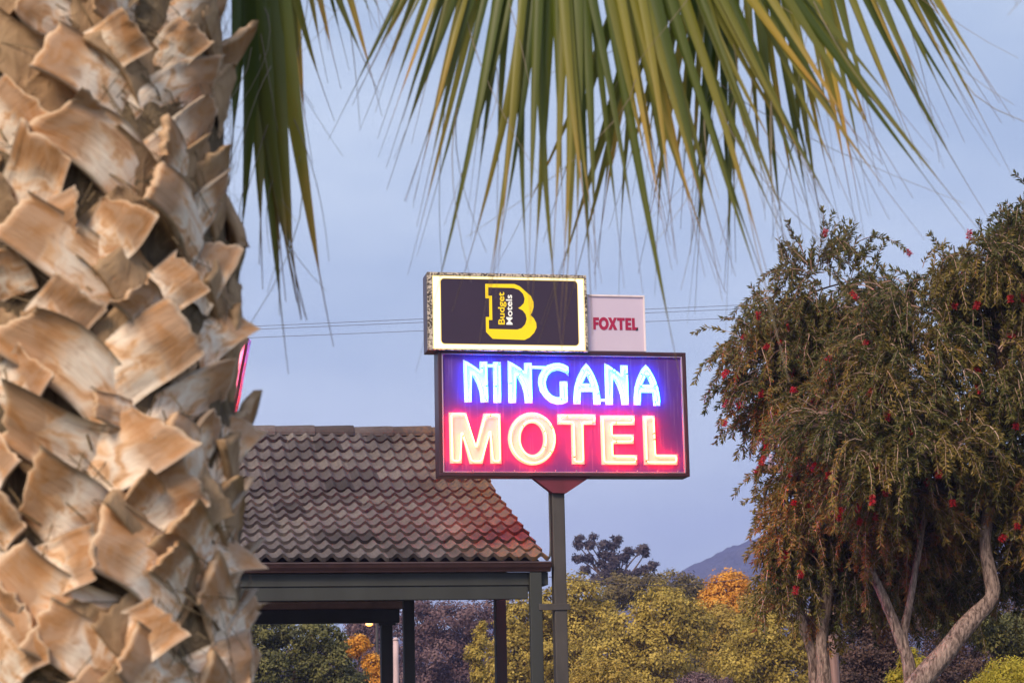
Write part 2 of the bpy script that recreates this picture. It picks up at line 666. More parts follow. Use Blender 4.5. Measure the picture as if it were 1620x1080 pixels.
MAT_WHT = emitter('lit_white_print', (1, .90, .78), .42, (.3, .3, .3))

KX = SW / 395
KY = SH / 196
LB_O = SP(*sgn(674.5, 559), .045)
LW, LH = 252.5 * KX, 123 * KY


def LP(u, v, d=0):
    return LB_O + EX * u + EZ * v + OUT * d


def lbx(px, py):
    """pixel on the light box face -> local"""
    u = (px - 674.5) / 252.5
    return u * LW, ((557.8 + (1 - u) * .8 - .6) - (py - u * 2.5 * 0) ) * KY * (1.0) + .01


def lbx(px, py):
    u = (px - 674.5) / 252.5
    yb = 559 - 1.5 * u
    yt = 432.5 + 7.7 * u
    return u * LW, (yb - py) / (yb - yt) * LH


lb = thing('lightbox_sign', 'lit box sign with dark face, cream glowing border and yellow letter B', 'sign', LB_O + OUT * -.12, A11)
mb = MB()
mb.box(LB_O, EX, OUT, EZ, (0, -.26, .003), (LW, -.02, LH))
mb.build('housing', MAT_FRAME, lb, bevel=.005)
mb = MB()
f1, f2 = .05, .014
for a, b in (((0, .003), (LW, f2)), ((0, LH - .03), (LW, LH)), ((0, f2), (f1, LH - .03)), ((LW - .022, f2), (LW, LH - .03))):
    mb.box(LB_O, EX, OUT, EZ, (a[0], -.018, a[1]), (b[0], .012, b[1]))
mb.build('peeling_frame', MAT_PEEL, lb, bevel=.003)
mb = MB()
mb.box(LB_O, EX, OUT, EZ, (f1, -.018, f2), (LW - .022, -.004, LH - .03))
mb.build('lit_border', MAT_OPAL, lb)
# rounded dark panel with a thin yellow strip imitating the border's glow
x0, y0 = lbx(696, 547.5)
x1, y1 = lbx(912.5, 449)
rr = .035
rp = []
for cx, cy, a0 in ((x1 - rr, y1 - rr, 0), (x0 + rr, y1 - rr, 90), (x0 + rr, y0 + rr, 180), (x1 - rr, y0 + rr, 270)):
    for k in range(7):
        a = math.radians(a0 + 15 * k)
        rp.append((cx + rr * math.cos(a), cy + rr * math.sin(a)))
poly_plate([rp], -.003, .001, LP).build('dark_panel', MAT_DARK, lb)
poly_plate([[tuple(q) for q in inset(rp, -.007)], rp], -.0035, -.002, LP).build('glow_strip', emitter('yellow_glow_strip', (1.0, .68, .14), .52, (.3, .22, .05)), lb)
q0, q1 = .052, .016
poly_plate([[(q0, q1), (LW - .024, q1), (LW - .024, LH - .032), (q0, LH - .032)], [(q0 + .006, q1 + .006), (LW - .030, q1 + .006), (LW - .030, LH - .038), (q0 + .006, LH - .038)]], -.0035, -.002, LP).build('glow_strip', emitter('amber_glow_strip', (1.0, .70, .18), .52, (.3, .22, .05)), lb)  # outer strip, border glow painted as a thin amber line
Bz = lambda pts: [lbx(x / 9.82 + 740, y / 9.82 + 440) for x, y in pts]
Bo = [(255, 120), (710, 125), (790, 160), (880, 240), (960, 310), (1000, 400), (1000, 480), (975, 560), (950, 600), (1000, 650), (1035, 720), (1040, 790), (1000, 870), (930, 940), (850, 980), (355, 970), (255, 865), (255, 635), (310, 635), (310, 345), (255, 345)]
Bi = [(300, 175), (690, 185), (780, 215), (840, 275), (865, 350), (850, 420), (800, 470), (760, 495), (830, 530), (875, 590), (890, 660), (865, 740), (810, 800), (740, 825), (300, 820), (300, 680), (355, 680), (355, 305), (300, 305)]
poly_plate([Bz(Bo), Bz(Bi)], .0015, .004, LP).build('logo', MAT_YEL, lb)


def text_mesh(body, bold):
    cu = bpy.data.curves.new('txt', 'FONT')
    cu.body = body
    cu.size = 1
    cu.offset = bold
    cu.extrude = .004
    o = bpy.data.objects.new('txt', cu)
    COL.objects.link(o)
    dg = bpy.context.evaluated_depsgraph_get()
    me = bpy.data.meshes.new_from_object(o.evaluated_get(dg))
    V = np.array([v.co[:] for v in me.vertices])
    Fc = [tuple(p.vertices) for p in me.polygons]
    bpy.data.objects.remove(o)
    bpy.data.curves.remove(cu)
    bpy.data.meshes.remove(me)
    return V, Fc


def place_text(body, bold, c0, c1, frame, rot, name, mat, par, d):
    """fit the text into the local rectangle c0..c1 (u, v)"""
    V, Fc = text_mesh(body, bold)
    lo, hi = V.min(0), V.max(0)
    q = (V - lo) / (hi - lo + 1e-9)
    W = []
    for p in q:
        a, b = (1 - p[1], p[0]) if rot else (p[0], p[1])
        W.append(frame(c0[0] + (c1[0] - c0[0]) * a, c0[1] + (c1[1] - c0[1]) * b, d + .002 * p[2]))
    return MB().add(W, Fc).build(name, mat, par)


place_text('Budget', .016, *[(lambda a, b: ((min(a[0], b[0]), min(a[1], b[1])), (max(a[0], b[0]), max(a[1], b[1]))))(*Bz([(448, 748), (578, 250)]))][0], LP, True, 'lettering', MAT_YEL, lb, .0015)
place_text('Motels', .016, *[(lambda a, b: ((min(a[0], b[0]), min(a[1], b[1])), (max(a[0], b[0]), max(a[1], b[1]))))(*Bz([(572, 750), (668, 292)]))][0], LP, True, 'lettering', MAT_WHT, lb, .0015)

# white panel sign beside it
t = NT('white_panel')
n1 = t.noise(4, 4, t.mapping())
MAT_PANEL = t.done(t.bsdf(t.mix(n1.outputs[0], (.40, .33, .42), (.47, .40, .48)), .35, emit=(.8, .6, .85), estr=.09))
MAT_PTRIM = paint('panel_trim', (.72, .62, .66), .15, .4)
MAT_CRIM = paint('crimson_print', (.32, .006, .05), .15, .35)
FO = SP(*sgn(929, 557.6), -.02)
FW_, FH_ = 94.5 * KX, 90 * KY
fp = thing('panel_sign', 'square pale pink-white panel sign with crimson word FOXTEL, standing on the big neon sign', 'sign', FO + OUT * -.05, A11)
mb = MB()
mb.box(FO, EX, OUT, EZ, (0, -.09, .003), (FW_, -.012, FH_))
mb.build('panel', MAT_PANEL, fp, bevel=.003)
mb = MB()
e = .018
for a, b in (((0, FH_ - e), (FW_, FH_)), ((0, .003), (e, FH_ - e)), ((FW_ - e, .003), (FW_, FH_ - e))):
    mb.box(FO, EX, OUT, EZ, (a[0], -.011, a[1]), (b[0], .004, b[1]))
mb.build('edge_trim', MAT_PTRIM, fp, bevel=.002)
fx = lambda px, py: ((px - 929) * KX, (557.6 + (px - 929) * .014 - py) * KY)
FPf = lambda u, v, d=0: FO + EX * u + EZ * v + OUT * d
# heavy hand-cut capitals (text height 0..1)
fa, fb = fx(939.5, 523.5), fx(1011, 505)


def glyphs():
    g = []
    rect = lambda a, b, c, d: [(a, b), (c, b), (c, d), (a, d)]
    g.append([[(0, 0), (.055, 0), (.055, .38), (.115, .38), (.115, .62), (.055, .62), (.055, .76), (.13, .76), (.13, 1), (0, 1)]])
    O = lambda cx, rx, ry: [(cx + rx * math.cos(a), .5 + ry * math.sin(a)) for a in np.linspace(0, 2 * math.pi, 24, endpoint=False)]
    g.append([O(.235, .112, .53), O(.235, .05, .26)])
    g.append([[(.335, 0), (.405, 0), (.435, .30), (.465, 0), (.54, 0), (.475, .5), (.535, 1), (.47, 1), (.437, .70), (.407, 1), (.335, 1), (.398, .5)]])
    g.append([[(.595, 0), (.655, 0), (.655, .76), (.71, .76), (.71, 1), (.54, 1), (.54, .76), (.595, .76)]])
    g.append([[(.725, 0), (.86, 0), (.86, .23), (.785, .23), (.785, .39), (.85, .39), (.85, .61), (.785, .61), (.785, .77), (.858, .77), (.858, 1), (.725, 1)]])
    g.append([[(.875, 0), (1, 0), (1, .24), (.937, .24), (.937, 1), (.875, 1)]])
    return g


for polys in glyphs():
    pp = [[(fa[0] + (fb[0] - fa[0]) * x, fa[1] + (fb[1] - fa[1]) * y) for x, y in poly] for poly in polys]
    poly_plate(pp, -.0115, -.007, FPf).build('letter', MAT_CRIM, fp)
q = [(fa[0] + (fb[0] - fa[0]) * x, fa[1] + (fb[1] - fa[1]) * y) for x, y in ((.945, -.01), (1.005, -.01), (1.005, .25))]
poly_plate([q], -.0065, -.0045, FPf).build('corner_mark', MAT_CLIP, fp)

# ------------------------------------------------------------------ carport
P0 = at(866, 888, SY)
EAVE = P0[2]
BO = np.array([P0[0], P0[1], 0])
bx_, by_ = EX, -OUT
MAT_BEAM = paint('dark_timber_paint', (.026, .028, .026), .3, .55, 3)
MAT_GUT = paint('gutter_paint', (.045, .022, .022), .25, .35)
MAT_SOF = paint('brown_soffit', (.24, .14, .11), .25, .6)
t = NT('concrete_roof_tile')
tc_ = t.n('ShaderNodeTexCoord')
sx = t.n('ShaderNodeSeparateXYZ')
t.l(tc_.outputs['UV'], sx.inputs[0])
fl = []
for i in (0, 1):
    f_ = t.n('ShaderNodeMath', operation='FLOOR')
    t.l(sx.outputs[i], f_.inputs[0])
    fl.append(f_)
cb = t.n('ShaderNodeCombineXYZ')
t.l(fl[0].outputs[0], cb.inputs[0]); t.l(fl[1].outputs[0], cb.inputs[1])
wn = t.n('ShaderNodeTexWhiteNoise')
t.l(cb.outputs[0], wn.inputs['Vector'])
base = t.ramp(wn.outputs['Value'], [(0, (.045, .038, .040)), (.08, (.085, .071, .074)), (.35, (.125, .106, .108)), (.7, (.145, .124, .124)), (1, (.20, .17, .155))])
v = t.mapping()
n1, n2, n3 = t.noise(1.1, 4, v), t.noise(22, 5, v, .7), t.noise(.7, 3, v)
col = t.mix(t.ramp(n2.outputs[0], [(.35, (0, 0, 0)), (.62, (1, 1, 1))]).outputs[0], (.075, .055, .052), base.outputs[0])
col = t.mix(.65, base.outputs[0], col)
dk = t.ramp(n1.outputs[0], [(.38, (.45, .42, .42)), (.6, (1, 1, 1))])
col = t.mix(.7, col, dk.outputs[0], 'MULTIPLY')
# orange lichen that grows towards the open verge (local x -> 0)
sp2 = t.n('ShaderNodeSeparateXYZ')
t.l(tc_.outputs['Object'], sp2.inputs[0])
mr = t.n('ShaderNodeMapRange')
mr.inputs['From Min'].default_value = -1.0
mr.inputs['From Max'].default_value = 0.0
t.l(sp2.outputs[0], mr.inputs['Value'])
lm = t.n('ShaderNodeMath', operation='MULTIPLY')
t.l(mr.outputs[0], lm.inputs[0])
t.l(t.ramp(n2.outputs[0], [(.42, (0, 0, 0)), (.6, (1, 1, 1))]).outputs[0], lm.inputs[1])
col = t.mix(lm.outputs[0], col, (.22, .105, .035))
MAT_TILE = t.done(t.bsdf(col, .85, bump=n2.outputs[0], bstr=.35, bdist=.008, spec=.25))
XL = -6.2
roof_th = thing('carport', 'dark timber porte-cochere with a brown tiled roof and square posts, beside the sign post', 'carport', BO, A11)


def BP(x, y, z):
    return BO + bx_ * x + by_ * y + EZ * z


# roof profile line: list of (y, z) course starts
G = .32
pitch = [19.3] * 9 + [27.0] * 6
yy, zz = [-.05], [EAVE + .012]
for p in pitch:
    yy.append(yy[-1] + G * math.cos(math.radians(p)))
    zz.append(zz[-1] + G * math.sin(math.radians(p)))
RIDGE_Y, RIDGE_Z = yy[-1], zz[-1]
SPC = .1535
nx = int((0 - XL) / SPC * 8)
rxs = np.linspace(0, nx / 8 * SPC, nx + 1)


def prof(x):
    ph = (x / SPC) % 1.0
    r = .5 + .5 * math.cos((ph - .5) * 2 * math.pi)
    return .044 * r ** 1.8


def roof_slope(ysl, zsl, flip):
    mb = MB()
    for c in range(len(ysl) - 1):
        p0 = np.array([ysl[c], zsl[c]])
        p1 = np.array([ysl[c + 1], zsl[c + 1]])
        d = unit(p1 - p0)
        nrm = np.array([-d[1], d[0]]) * (1 if d[0] > 0 else -1)
        if nrm[1] < 0: nrm = -nrm
        jt = [rng.normal(0, .0035) for _ in range(nx // 16 + 3)]
        js = [rng.normal(0, .006) for _ in range(nx // 16 + 3)]
        Vs, U = [], []
        for s_, lift in ((-.006, -.006), (-.016, .036), (.5 * G, .018), (1.0 * G, 0.0)):
            for x in rxs:
                ti = int(x / (2 * SPC) + 1e-6)
                h = prof(x) + lift + jt[ti] * (1 if s_ < .1 else 0)
                q = p0 + d * (s_ + (js[ti] if s_ < .1 else 0)) + nrm * h
                Vs.append(BP(-x, q[0], q[1]))
                U.append((x / (2 * SPC), c + .5))
        n = nx + 1
        Fc, uv = [], []
        for j in range(3):
            for i in range(nx):
                f = (j * n + i, (j + 1) * n + i, (j + 1) * n + i + 1, j * n + i + 1)
                Fc.append(f)
                xm = (rxs[i] + rxs[i + 1]) / 2 / (2 * SPC)
                uv += [(xm, c + .5)] * 4
        # closed verge end
        Fc.append((0, n, 2 * n, 3 * n)); uv += [(.1, c + .5)] * 4
        mb.add(Vs, Fc, uv)
    return mb


mb = roof_slope(yy, zz, False)
roof = mb.build('tiled_roof', MAT_TILE, roof_th)
# rear slope
yb_, zb_ = [RIDGE_Y + 3.3], [RIDGE_Z - 3.3 * math.tan(math.radians(26))]
for k in range(11):
    yb_.append(yb_[-1] - .3)
    zb_.append(zb_[-1] + .3 * math.tan(math.radians(26)))
roof_slope(yb_, zb_, True).build('rear_roof', MAT_TILE, roof_th)
# ridge capping
mb = MB()
x = -.02
k = 0
while x > XL:
    L = .455
    P = []
    for j, (xx, sc_) in enumerate(((x + .03, 1.10), (x + .03 - .05, 1.12), (x - L, .98))):
        for a in np.linspace(-12, 192, 11):
            a = math.radians(a)
            P.append(BP(xx, RIDGE_Y + .125 * sc_ * math.cos(a), RIDGE_Z - .01 + .10 * sc_ * math.sin(a) + .004 * math.sin(k * 2.3)))
    Fc = []
    for j in range(2):
        for i in range(10):
            Fc.append((j * 11 + i, j * 11 + i + 1, (j + 1) * 11 + i + 1, (j + 1) * 11 + i))
    Fc.append(tuple(range(11)))
    uv = [(k + .5, 40.5)] * (80 + 11)
    mb.add(P, Fc, uv)
    x -= L
    k += 1
mb.build('ridge_capping', MAT_TILE, roof_th)
# ceiling boards under the tiles + gable infill
mb = MB()
und = [(yy[0] + .12, zz[0] - .02), (yy[9], zz[9] - .05), (RIDGE_Y, RIDGE_Z - .06), (yb_[0] - .1, zb_[0] - .05)]
for (ya, za), (yc, zc) in zip(und[:-1], und[1:]):
    mb.add([BP(XL, ya, za), BP(-.05, ya, za), BP(-.05, yc, zc), BP(XL, yc, zc)], [(0, 1, 2, 3)])
mb.add([BP(-.06, a, b) for a, b in und] , [(0, 1, 2, 3)])
mb.build('ceiling', MAT_SOF, roof_th)
# gutter with ogee section
gz = EAVE
sec = [(-.02, gz - .005), (-.13, gz - .005), (-.135, gz - .018), (-.128, gz - .03), (-.12, gz - .055), (-.10, gz - .085), (-.095, gz - .098), (-.02, gz - .098)]
V = [BP(.012, a, b) for a, b in sec] + [BP(XL, a, b) for a, b in sec]
n = len(sec)
Fc = [(i, (i + 1) % n, n + (i + 1) % n, n + i) for i in range(n) if i != 0] + [tuple(range(n)), tuple(range(2 * n - 1, n - 1, -1))]
MB().add(V, Fc).build('gutter', MAT_GUT, roof_th)
pxm = lambda d: d * k_s
mb = MB()
mb.box(BO, bx_, by_, EZ, (XL, -.018, gz - .222), (.0, .03, gz - .099))
mb.build('fascia_board', MAT_BEAM, roof_th, bevel=.004)
mb = MB()
mb.box(BO, bx_, by_, EZ, (XL, -.004, gz - .352), (-.195, .085, gz - .2225))
mb.build('front_beam', MAT_BEAM, roof_th, bevel=.005)
mb = MB()
mb.box(BO, bx_, by_, EZ, (-.05, .031, gz - .222), (-.002, RIDGE_Y * .5, gz - .09))
mb.build('barge_board', MAT_BEAM, roof_th, bevel=.004)


def carpost(px, Y, wpx, ztop, name='post'):
    p = at(px, 1000, Y)
    h = wpx * Y / F / 2
    b = np.array([p[0], p[1], 0])
    m_ = MB().box(b, bx_, by_, EZ, (-h, -h, 0), (h, h, ztop))
    return m_.build(name, MAT_BEAM, roof_th, bevel=.006)


# front corner post stands in front of the beam end
fpst = np.array(BP(-.133, -.035, 0))
MB().box(fpst, bx_, by_, EZ, (-.058, -.05, 0), (.058, .03, gz - .101)).build('post', MAT_BEAM, roof_th, bevel=.006)
zr = at(700, 935, 22.4)[2]
carpost(791.5, 22.4, 17, zr)
carpost(646.5, 22.4, 17, zr)
carpost(250, 19.6, 19, gz - .36)
MB().box(np.array([at(791.5, 1000, 22.4)[0], at(791.5, 1000, 22.4)[1], 0]), bx_, by_, EZ, (-4.2, -.05, zr), (.3, .05, zr + .16)).build('rear_beam', MAT_BEAM, roof_th, bevel=.005)
zc_ = at(646, 948, 22.4)[2]
mb = MB()
q = at(646.5, 1000, 22.4)
mb.box(np.array([q[0], q[1], 0]), bx_, by_, EZ, (-.085, -.075, zc_), (.085, .075, zc_ + .02))
mb.build('post_cap', MAT_BEAM, roof_th)
# inner entry canopy further back
Y2 = 25.0
q = at(637, 960, Y2)
CO = np.array([q[0], q[1], 0])
ztp, zmid, zbt = at(600, 951, Y2)[2], at(600, 963, Y2)[2], at(600, 985, Y2)[2]
can = thing('entry_canopy', 'low dark flat canopy behind the tiled roof, held by one slim post', 'canopy', CO, A11)
mb = MB()
mb.box(CO, bx_, by_, EZ, (-4.6, -.02, zbt), (-.04, .10, zmid - .003))
mb.build('beam', MAT_BEAM, can, bevel=.006)
sec = [(-.13, ztp), (-.15, ztp - .01), (-.14, ztp - .03), (-.10, zmid + .01), (-.08, zmid), (.1, zmid), (.1, ztp)]
n = len(sec)
e0 = [0.09, .10, .09, .04, .02, .02, .06]
V = [CO + bx_ * e0[i] + by_ * a + EZ * b for i, (a, b) in enumerate(sec)] + [CO + bx_ * -4.6 + by_ * a + EZ * b for a, b in sec]
Fc = [(i, (i + 1) % n, n + (i + 1) % n, n + i) for i in range(n)] + [tuple(range(n)), tuple(range(2 * n - 1, n - 1, -1))]
MB().add(V, Fc).build('gutter', MAT_SOF, can)
mb = MB()
mb.box(CO, bx_, by_, EZ, (-4.6, .101, zmid), (0, 3.2, zmid + .12))
mb.build('roof_deck', MAT_BEAM, can)
q = at(611, 1000, Y2 + .05)
h = 18 * Y2 / F / 2
MB().box(np.array([q[0], q[1], 0]), bx_, by_, EZ, (-h, -h, 0), (h, h, zbt - .001)).box(np.array([q[0], q[1], 0]), bx_, by_, EZ, (-h * 1.5, -h * 1.3, zbt - .03), (h * 1.5, -h - .002, zbt - .002)).build('post', MAT_BEAM, can, bevel=.005)
q = at(180, 1000, Y2 + .05)
MB().box(np.array([q[0], q[1], 0]), bx_, by_, EZ, (-h, -h, 0), (h, h, zbt - .001)).build('post', MAT_BEAM, can, bevel=.005)

# ------------------------------------------------------------------ second neon sign, mostly behind the palm trunk
NY = 15.0
nb = at(340, 1000, NY)
ns = thing('neon_sign', 'slanted dark sign edged with a hot pink neon tube, mostly hidden behind the palm trunk', 'sign', (nb[0], nb[1], 0))
edge = [(394, 535), (385, 580), (377, 625), (369, 660), (360, 690)]
front = [at(x, y, NY) for x, y in edge] + [at(x - 120, y, NY) for x, y in edge[::-1]]
V = front + [p + np.array([0, .12, 0]) for p in front]
n = len(front)
Fc = [tuple(range(n)), tuple(range(2 * n - 1, n - 1, -1))] + [(i, (i + 1) % n, n + (i + 1) % n, n + i) for i in range(n)]
MB().add(V, Fc).build('backing_board', MAT_FRAME, ns)
MAT_PINK = emitter('neon_pink_glass', (1.0, .03, .16), 1.6)
P, R = smooth_path([at(x - 7, y, NY - .04) for x, y in edge], [.012] * 5)
V, Fc = tube(P, R, 8)
MB().add(V, Fc).build('neon_tube', MAT_PINK, ns, True)
V, Fc = tube([(nb[0], nb[1] + .06, 0), (nb[0], nb[1] + .06, at(340, 690, NY)[2] + .05)], .05, 10)
MB().add(V, Fc).build('post', MAT_POLE, ns, True)

# ------------------------------------------------------------------ palm
PY = 3.3
TA, TB = at(98, 0, PY), at(124, 1080, PY)
ax = unit(TA - TB)
gz0 = TB - ax * (TB[2] / ax[2])                              # trunk foot on the ground
e1 = unit(np.array([1, 0, 0]) - ax * ax[0])
e2 = np.cross(ax, e1)                                        # points away from / to camera
RC = .257
RV = .285


def cyl(px, py, r):
    """first hit of the pixel's ray on the trunk cylinder -> (angle, height)"""
    d = ray(px, py)
    o = CAM - gz0
    d2 = d - ax * np.dot(d, ax)
    o2 = o - ax * np.dot(o, ax)
    a, b, c = np.dot(d2, d2), 2 * np.dot(o2, d2), np.dot(o2, o2) - r * r
    disc = b * b - 4 * a * c
    tt = (-b - math.sqrt(disc)) / (2 * a) if disc > 0 else -b / (2 * a)
    p = o + d * tt
    return math.atan2(np.dot(p, e2), np.dot(p, e1)), np.dot(p, ax)


def cpt(phi, h, r):
    return gz0 + ax * h + (e1 * math.cos(phi) + e2 * math.sin(phi)) * r


t = NT('palm_trunk_fibre')
v = t.mapping((1, 1, 1))
n1 = t.noise(30, 6, t.mapping((1, 1, .4)), .7, 1.5)
n2 = t.noise(6, 4, v)
c = t.ramp(n1.outputs[0], [(.36, (.07, .045, .025)), (.6, (.27, .19, .11))])
MAT_CORE = t.done(t.bsdf(t.mix(n2.outputs[0], c.outputs[0], (.16, .12, .075)), .95, bump=n1.outputs[0], bstr=1, bdist=.03))
MAT_FIBRE = foliage('palm_fibre', [(0, (.07, .045, .025)), (.5, (.16, .11, .06)), (1, (.30, .22, .13))], .1, .9)

t = NT('palm_leaf_base')
tc_ = t.n('ShaderNodeTexCoord')
sp_ = t.n('ShaderNodeSeparateXYZ')
t.l(tc_.outputs['UV'], sp_.inputs[0])
oi = t.n('ShaderNodeObjectInfo')
mp_ = t.n('ShaderNodeMapping')
mp_.inputs['Scale'].default_value = (9, 1.6, 1)
t.l(tc_.outputs['UV'], mp_.inputs[0])
add = t.n('ShaderNodeVectorMath', operation='ADD')
t.l(mp_.outputs[0], add.inputs[0])
rs = t.n('ShaderNodeMath', operation='MULTIPLY')
t.l(oi.outputs['Random'], rs.inputs[0]); rs.inputs[1].default_value = 57
cv = t.n('ShaderNodeCombineXYZ')
t.l(rs.outputs[0], cv.inputs[0]); t.l(rs.outputs[0], cv.inputs[1])
t.l(cv.outputs[0], add.inputs[1])
streak = t.noise(2.2, 6, add.outputs[0], .65, .4)
mp2 = t.n('ShaderNodeMapping')
mp2.inputs['Scale'].default_value = (1.7, 2.3, 1)
t.l(tc_.outputs['UV'], mp2.inputs[0])
add2 = t.n('ShaderNodeVectorMath', operation='ADD')
t.l(mp2.outputs[0], add2.inputs[0]); t.l(cv.outputs[0], add2.inputs[1])
patch = t.noise(1.6, 4, add2.outputs[0], .55, .8)
tan = t.ramp(streak.outputs[0], [(.34, (.40, .23, .13)), (.48, (.72, .52, .36)), (.62, (.86, .70, .54))])
pal = t.ramp(patch.outputs[0], [(.37, (.46, .20, .06)), (.43, (.68, .40, .21)), (.49, (.78, .60, .46)), (.57, (.90, .80, .69))])
c = t.mix(.68, tan.outputs[0], pal.outputs[0])
# weathered: orange-brown towards the tip, pale torn fibre at the very end
tv = t.n('ShaderNodeMath', operation='MULTIPLY_ADD')
t.l(patch.outputs[0], tv.inputs[0]); tv.inputs[1].default_value = .6
t.l(sp_.outputs[1], tv.inputs[2])
k1 = t.ramp(tv.outputs[0], [(.85, (0, 0, 0)), (1.15, (1, 1, 1))])
c = t.mix(t.mix(.8, (0, 0, 0), k1.outputs[0]), c, (.36, .17, .065))
k2 = t.ramp(sp_.outputs[1], [(.965, (0, 0, 0)), (.985, (1, 1, 1))])
c = t.mix(t.mix(patch.outputs[0], (0, 0, 0), k2.outputs[0]), c, (.72, .56, .40))
# silver-grey dead rims on some edges
eg = t.ramp(sp_.outputs[0], [(0, (1, 1, 1)), (.05, (0, 0, 0)), (.93, (0, 0, 0)), (1, (1, 1, 1))])
c = t.mix(t.mix(.7, (0, 0, 0), eg.outputs[0]), c, (.30, .26, .22))
MAT_BOOT = t.done(t.bsdf(c, .62, bump=streak.outputs[0], bstr=.45, bdist=.006, spec=.3))

t = NT('old_leaf_base')
n1 = t.noise(26, 5, t.mapping((1, 1, .35)), .65, .8)
n2 = t.noise(7, 4, t.mapping())
c = t.ramp(n1.outputs[0], [(.36, (.16, .11, .07)), (.62, (.42, .31, .20))])
MAT_OLD = t.done(t.bsdf(t.mix(n2.outputs[0], c.outputs[0], (.36, .22, .12)), .8, bump=n1.outputs[0], bstr=.7, bdist=.01, spec=.2))
palm_base = gz0
palm = thing('palm_tree', 'palm with trunk of cut tan leaf bases at left, green fans hanging overhead', 'palm', palm_base)
TOPH = 3.35
# trunk core
mb = MB()
nu, nv = 72, 110
V = []
for j in range(nv + 1):
    h = TOPH * j / nv
    for i in range(nu):
        phi = 2 * math.pi * i / nu
        p = Vector((math.cos(phi) * 2.2, math.sin(phi) * 2.2, h * 7))
        r = RC + .012 * noise.noise(p) + .010 * noise.noise(p * 3.1) + .004 * noise.noise(p * 9)
        r += .10 * max(0, (.35 - h) / .35) ** 2
        V.append(cpt(phi, h, r))
Fc = [(j * nu + i, j * nu + (i + 1) % nu, (j + 1) * nu + (i + 1) % nu, (j + 1) * nu + i) for j in range(nv) for i in range(nu)]
Fc.append(tuple(nv * nu + i for i in range(nu)))
mb.add(V, Fc).build('trunk', MAT_CORE, palm, True)
# loose fibre
NFB = 5200
ph = rng.uniform(-math.pi, math.pi, NFB)
hh = rng.uniform(.1, TOPH, NFB)
fv, ff, fu = [], [], []
for a, h in zip(ph, hh):
    r = RC + rng.uniform(.002, .020)
    L = rng.uniform(.03, .13)
    an = rng.choice([-1, 1]) * rng.normal(.85, .4)
    b0 = rng.normal(0, .3)
    wd = rng.uniform(.0006, .0016)
    k = len(fv)
    for s_ in (0, .33, .66, 1):
        aa = a + math.sin(an) * L * s_ / RC + b0 * s_ * s_ * .12
        h2 = h + math.cos(an) * L * s_
        rr_ = r + .012 * math.sin(s_ * 3) * rng.uniform(0, 1)
        fv += [cpt(aa - wd / RC, h2, rr_), cpt(aa + wd / RC, h2 + wd, rr_)]
    for q in range(3):
        ff.append((k + 2 * q, k + 2 * q + 1, k + 2 * q + 3, k + 2 * q + 2))
        fu += [(rng.random(), rng.random())] * 4
o = obj('loose_fibre', fv, ff, MAT_FIBRE, palm, False, fu)
o['kind'] = 'stuff'


def boot(phb, hb, pht, ht, wb, wt, lift, seed, into=None):
    """leaf base: a broad curved plank from (phb,hb) on the trunk to its cut tip"""
    R_ = RC + .02
    a = np.array([phb * R_, hb])
    b = np.array([pht * R_, ht])
    d = unit(b - a)
    nrm = np.array([d[1], -d[0]])
    L = np.linalg.norm(b - a)
    nS, nW = 16, 11
    rs = np.random.default_rng(seed)
    tipj = rs.normal(0, .007, nW)
    tipslant = rs.normal(0, .11)
    curl = rs.uniform(.2, 1.2)
    bow = rs.normal(0, .06) * L
    tw = rs.normal(0, .016)
    th = rs.uniform(.015, .025)
    Vt, Vb, U = [], [], []
    for i in range(nS):
        s = i / (nS - 1)
        for j in range(nW):
            x = 2 * j / (nW - 1) - 1
            s2 = s * (1 + (tipj[j] / L * .35 + tipslant * x) * (s ** 6)) * 1.0
            cen = a + d * L * (s2 * 1.12 - .12)
            wd = (wb * (1 - s) ** 1.0 + wt * s) * (1 + .04 * math.sin(7 * s + seed))
            q = cen + nrm * (x * wd + bow * math.sin(math.pi * s))
            h = -.006 + (lift + .006) * (s ** 1.15)
            h += -.011 * x * x * (1 - .3 * s) + .012 * curl * abs(x) ** 6 + tw * x * s
            h += .0035 * noise.noise(Vector((x * 2 + seed, s * 5, seed * .7)))
            r = RC + .012 + h
            # flatten the plank a little against the round trunk
            Vt.append(cpt(q[0] / R_, q[1], r))
            tk = th * (1 - .35 * abs(x))
            Vb.append(cpt(q[0] / R_, q[1], r - tk))
            U.append(((x + 1) / 2, s))
    n = nS * nW
    V = Vt + Vb
    Fc, uv = [], []
    for i in range(nS - 1):
        for j in range(nW - 1):
            f = (i * nW + j, i * nW + j + 1, (i + 1) * nW + j + 1, (i + 1) * nW + j)
            Fc.append(f); uv += [U[k] for k in f]
            Fc.append(tuple(k + n for k in f[::-1])); uv += [(U[k][0], U[k][1] * .9) for k in f[::-1]]
    for j in range(nW - 1):
        f = ((nS - 1) * nW + j, (nS - 1) * nW + j + 1)
        Fc.append((f[0], f[1], f[1] + n, f[0] + n)); uv += [(.5, .98)] * 4
    for j in (0, nW - 1):
        for i in range(nS - 1):
            f = (i * nW + j, (i + 1) * nW + j)
            Fc.append((f[0], f[1], f[1] + n, f[0] + n)); uv += [(0 if j == 0 else 1, i / nS)] * 4
    if into is not None:
        into.add(V, Fc, uv)
        return None
    return obj('leaf_base', V, Fc, MAT_BOOT, palm, True, uv)


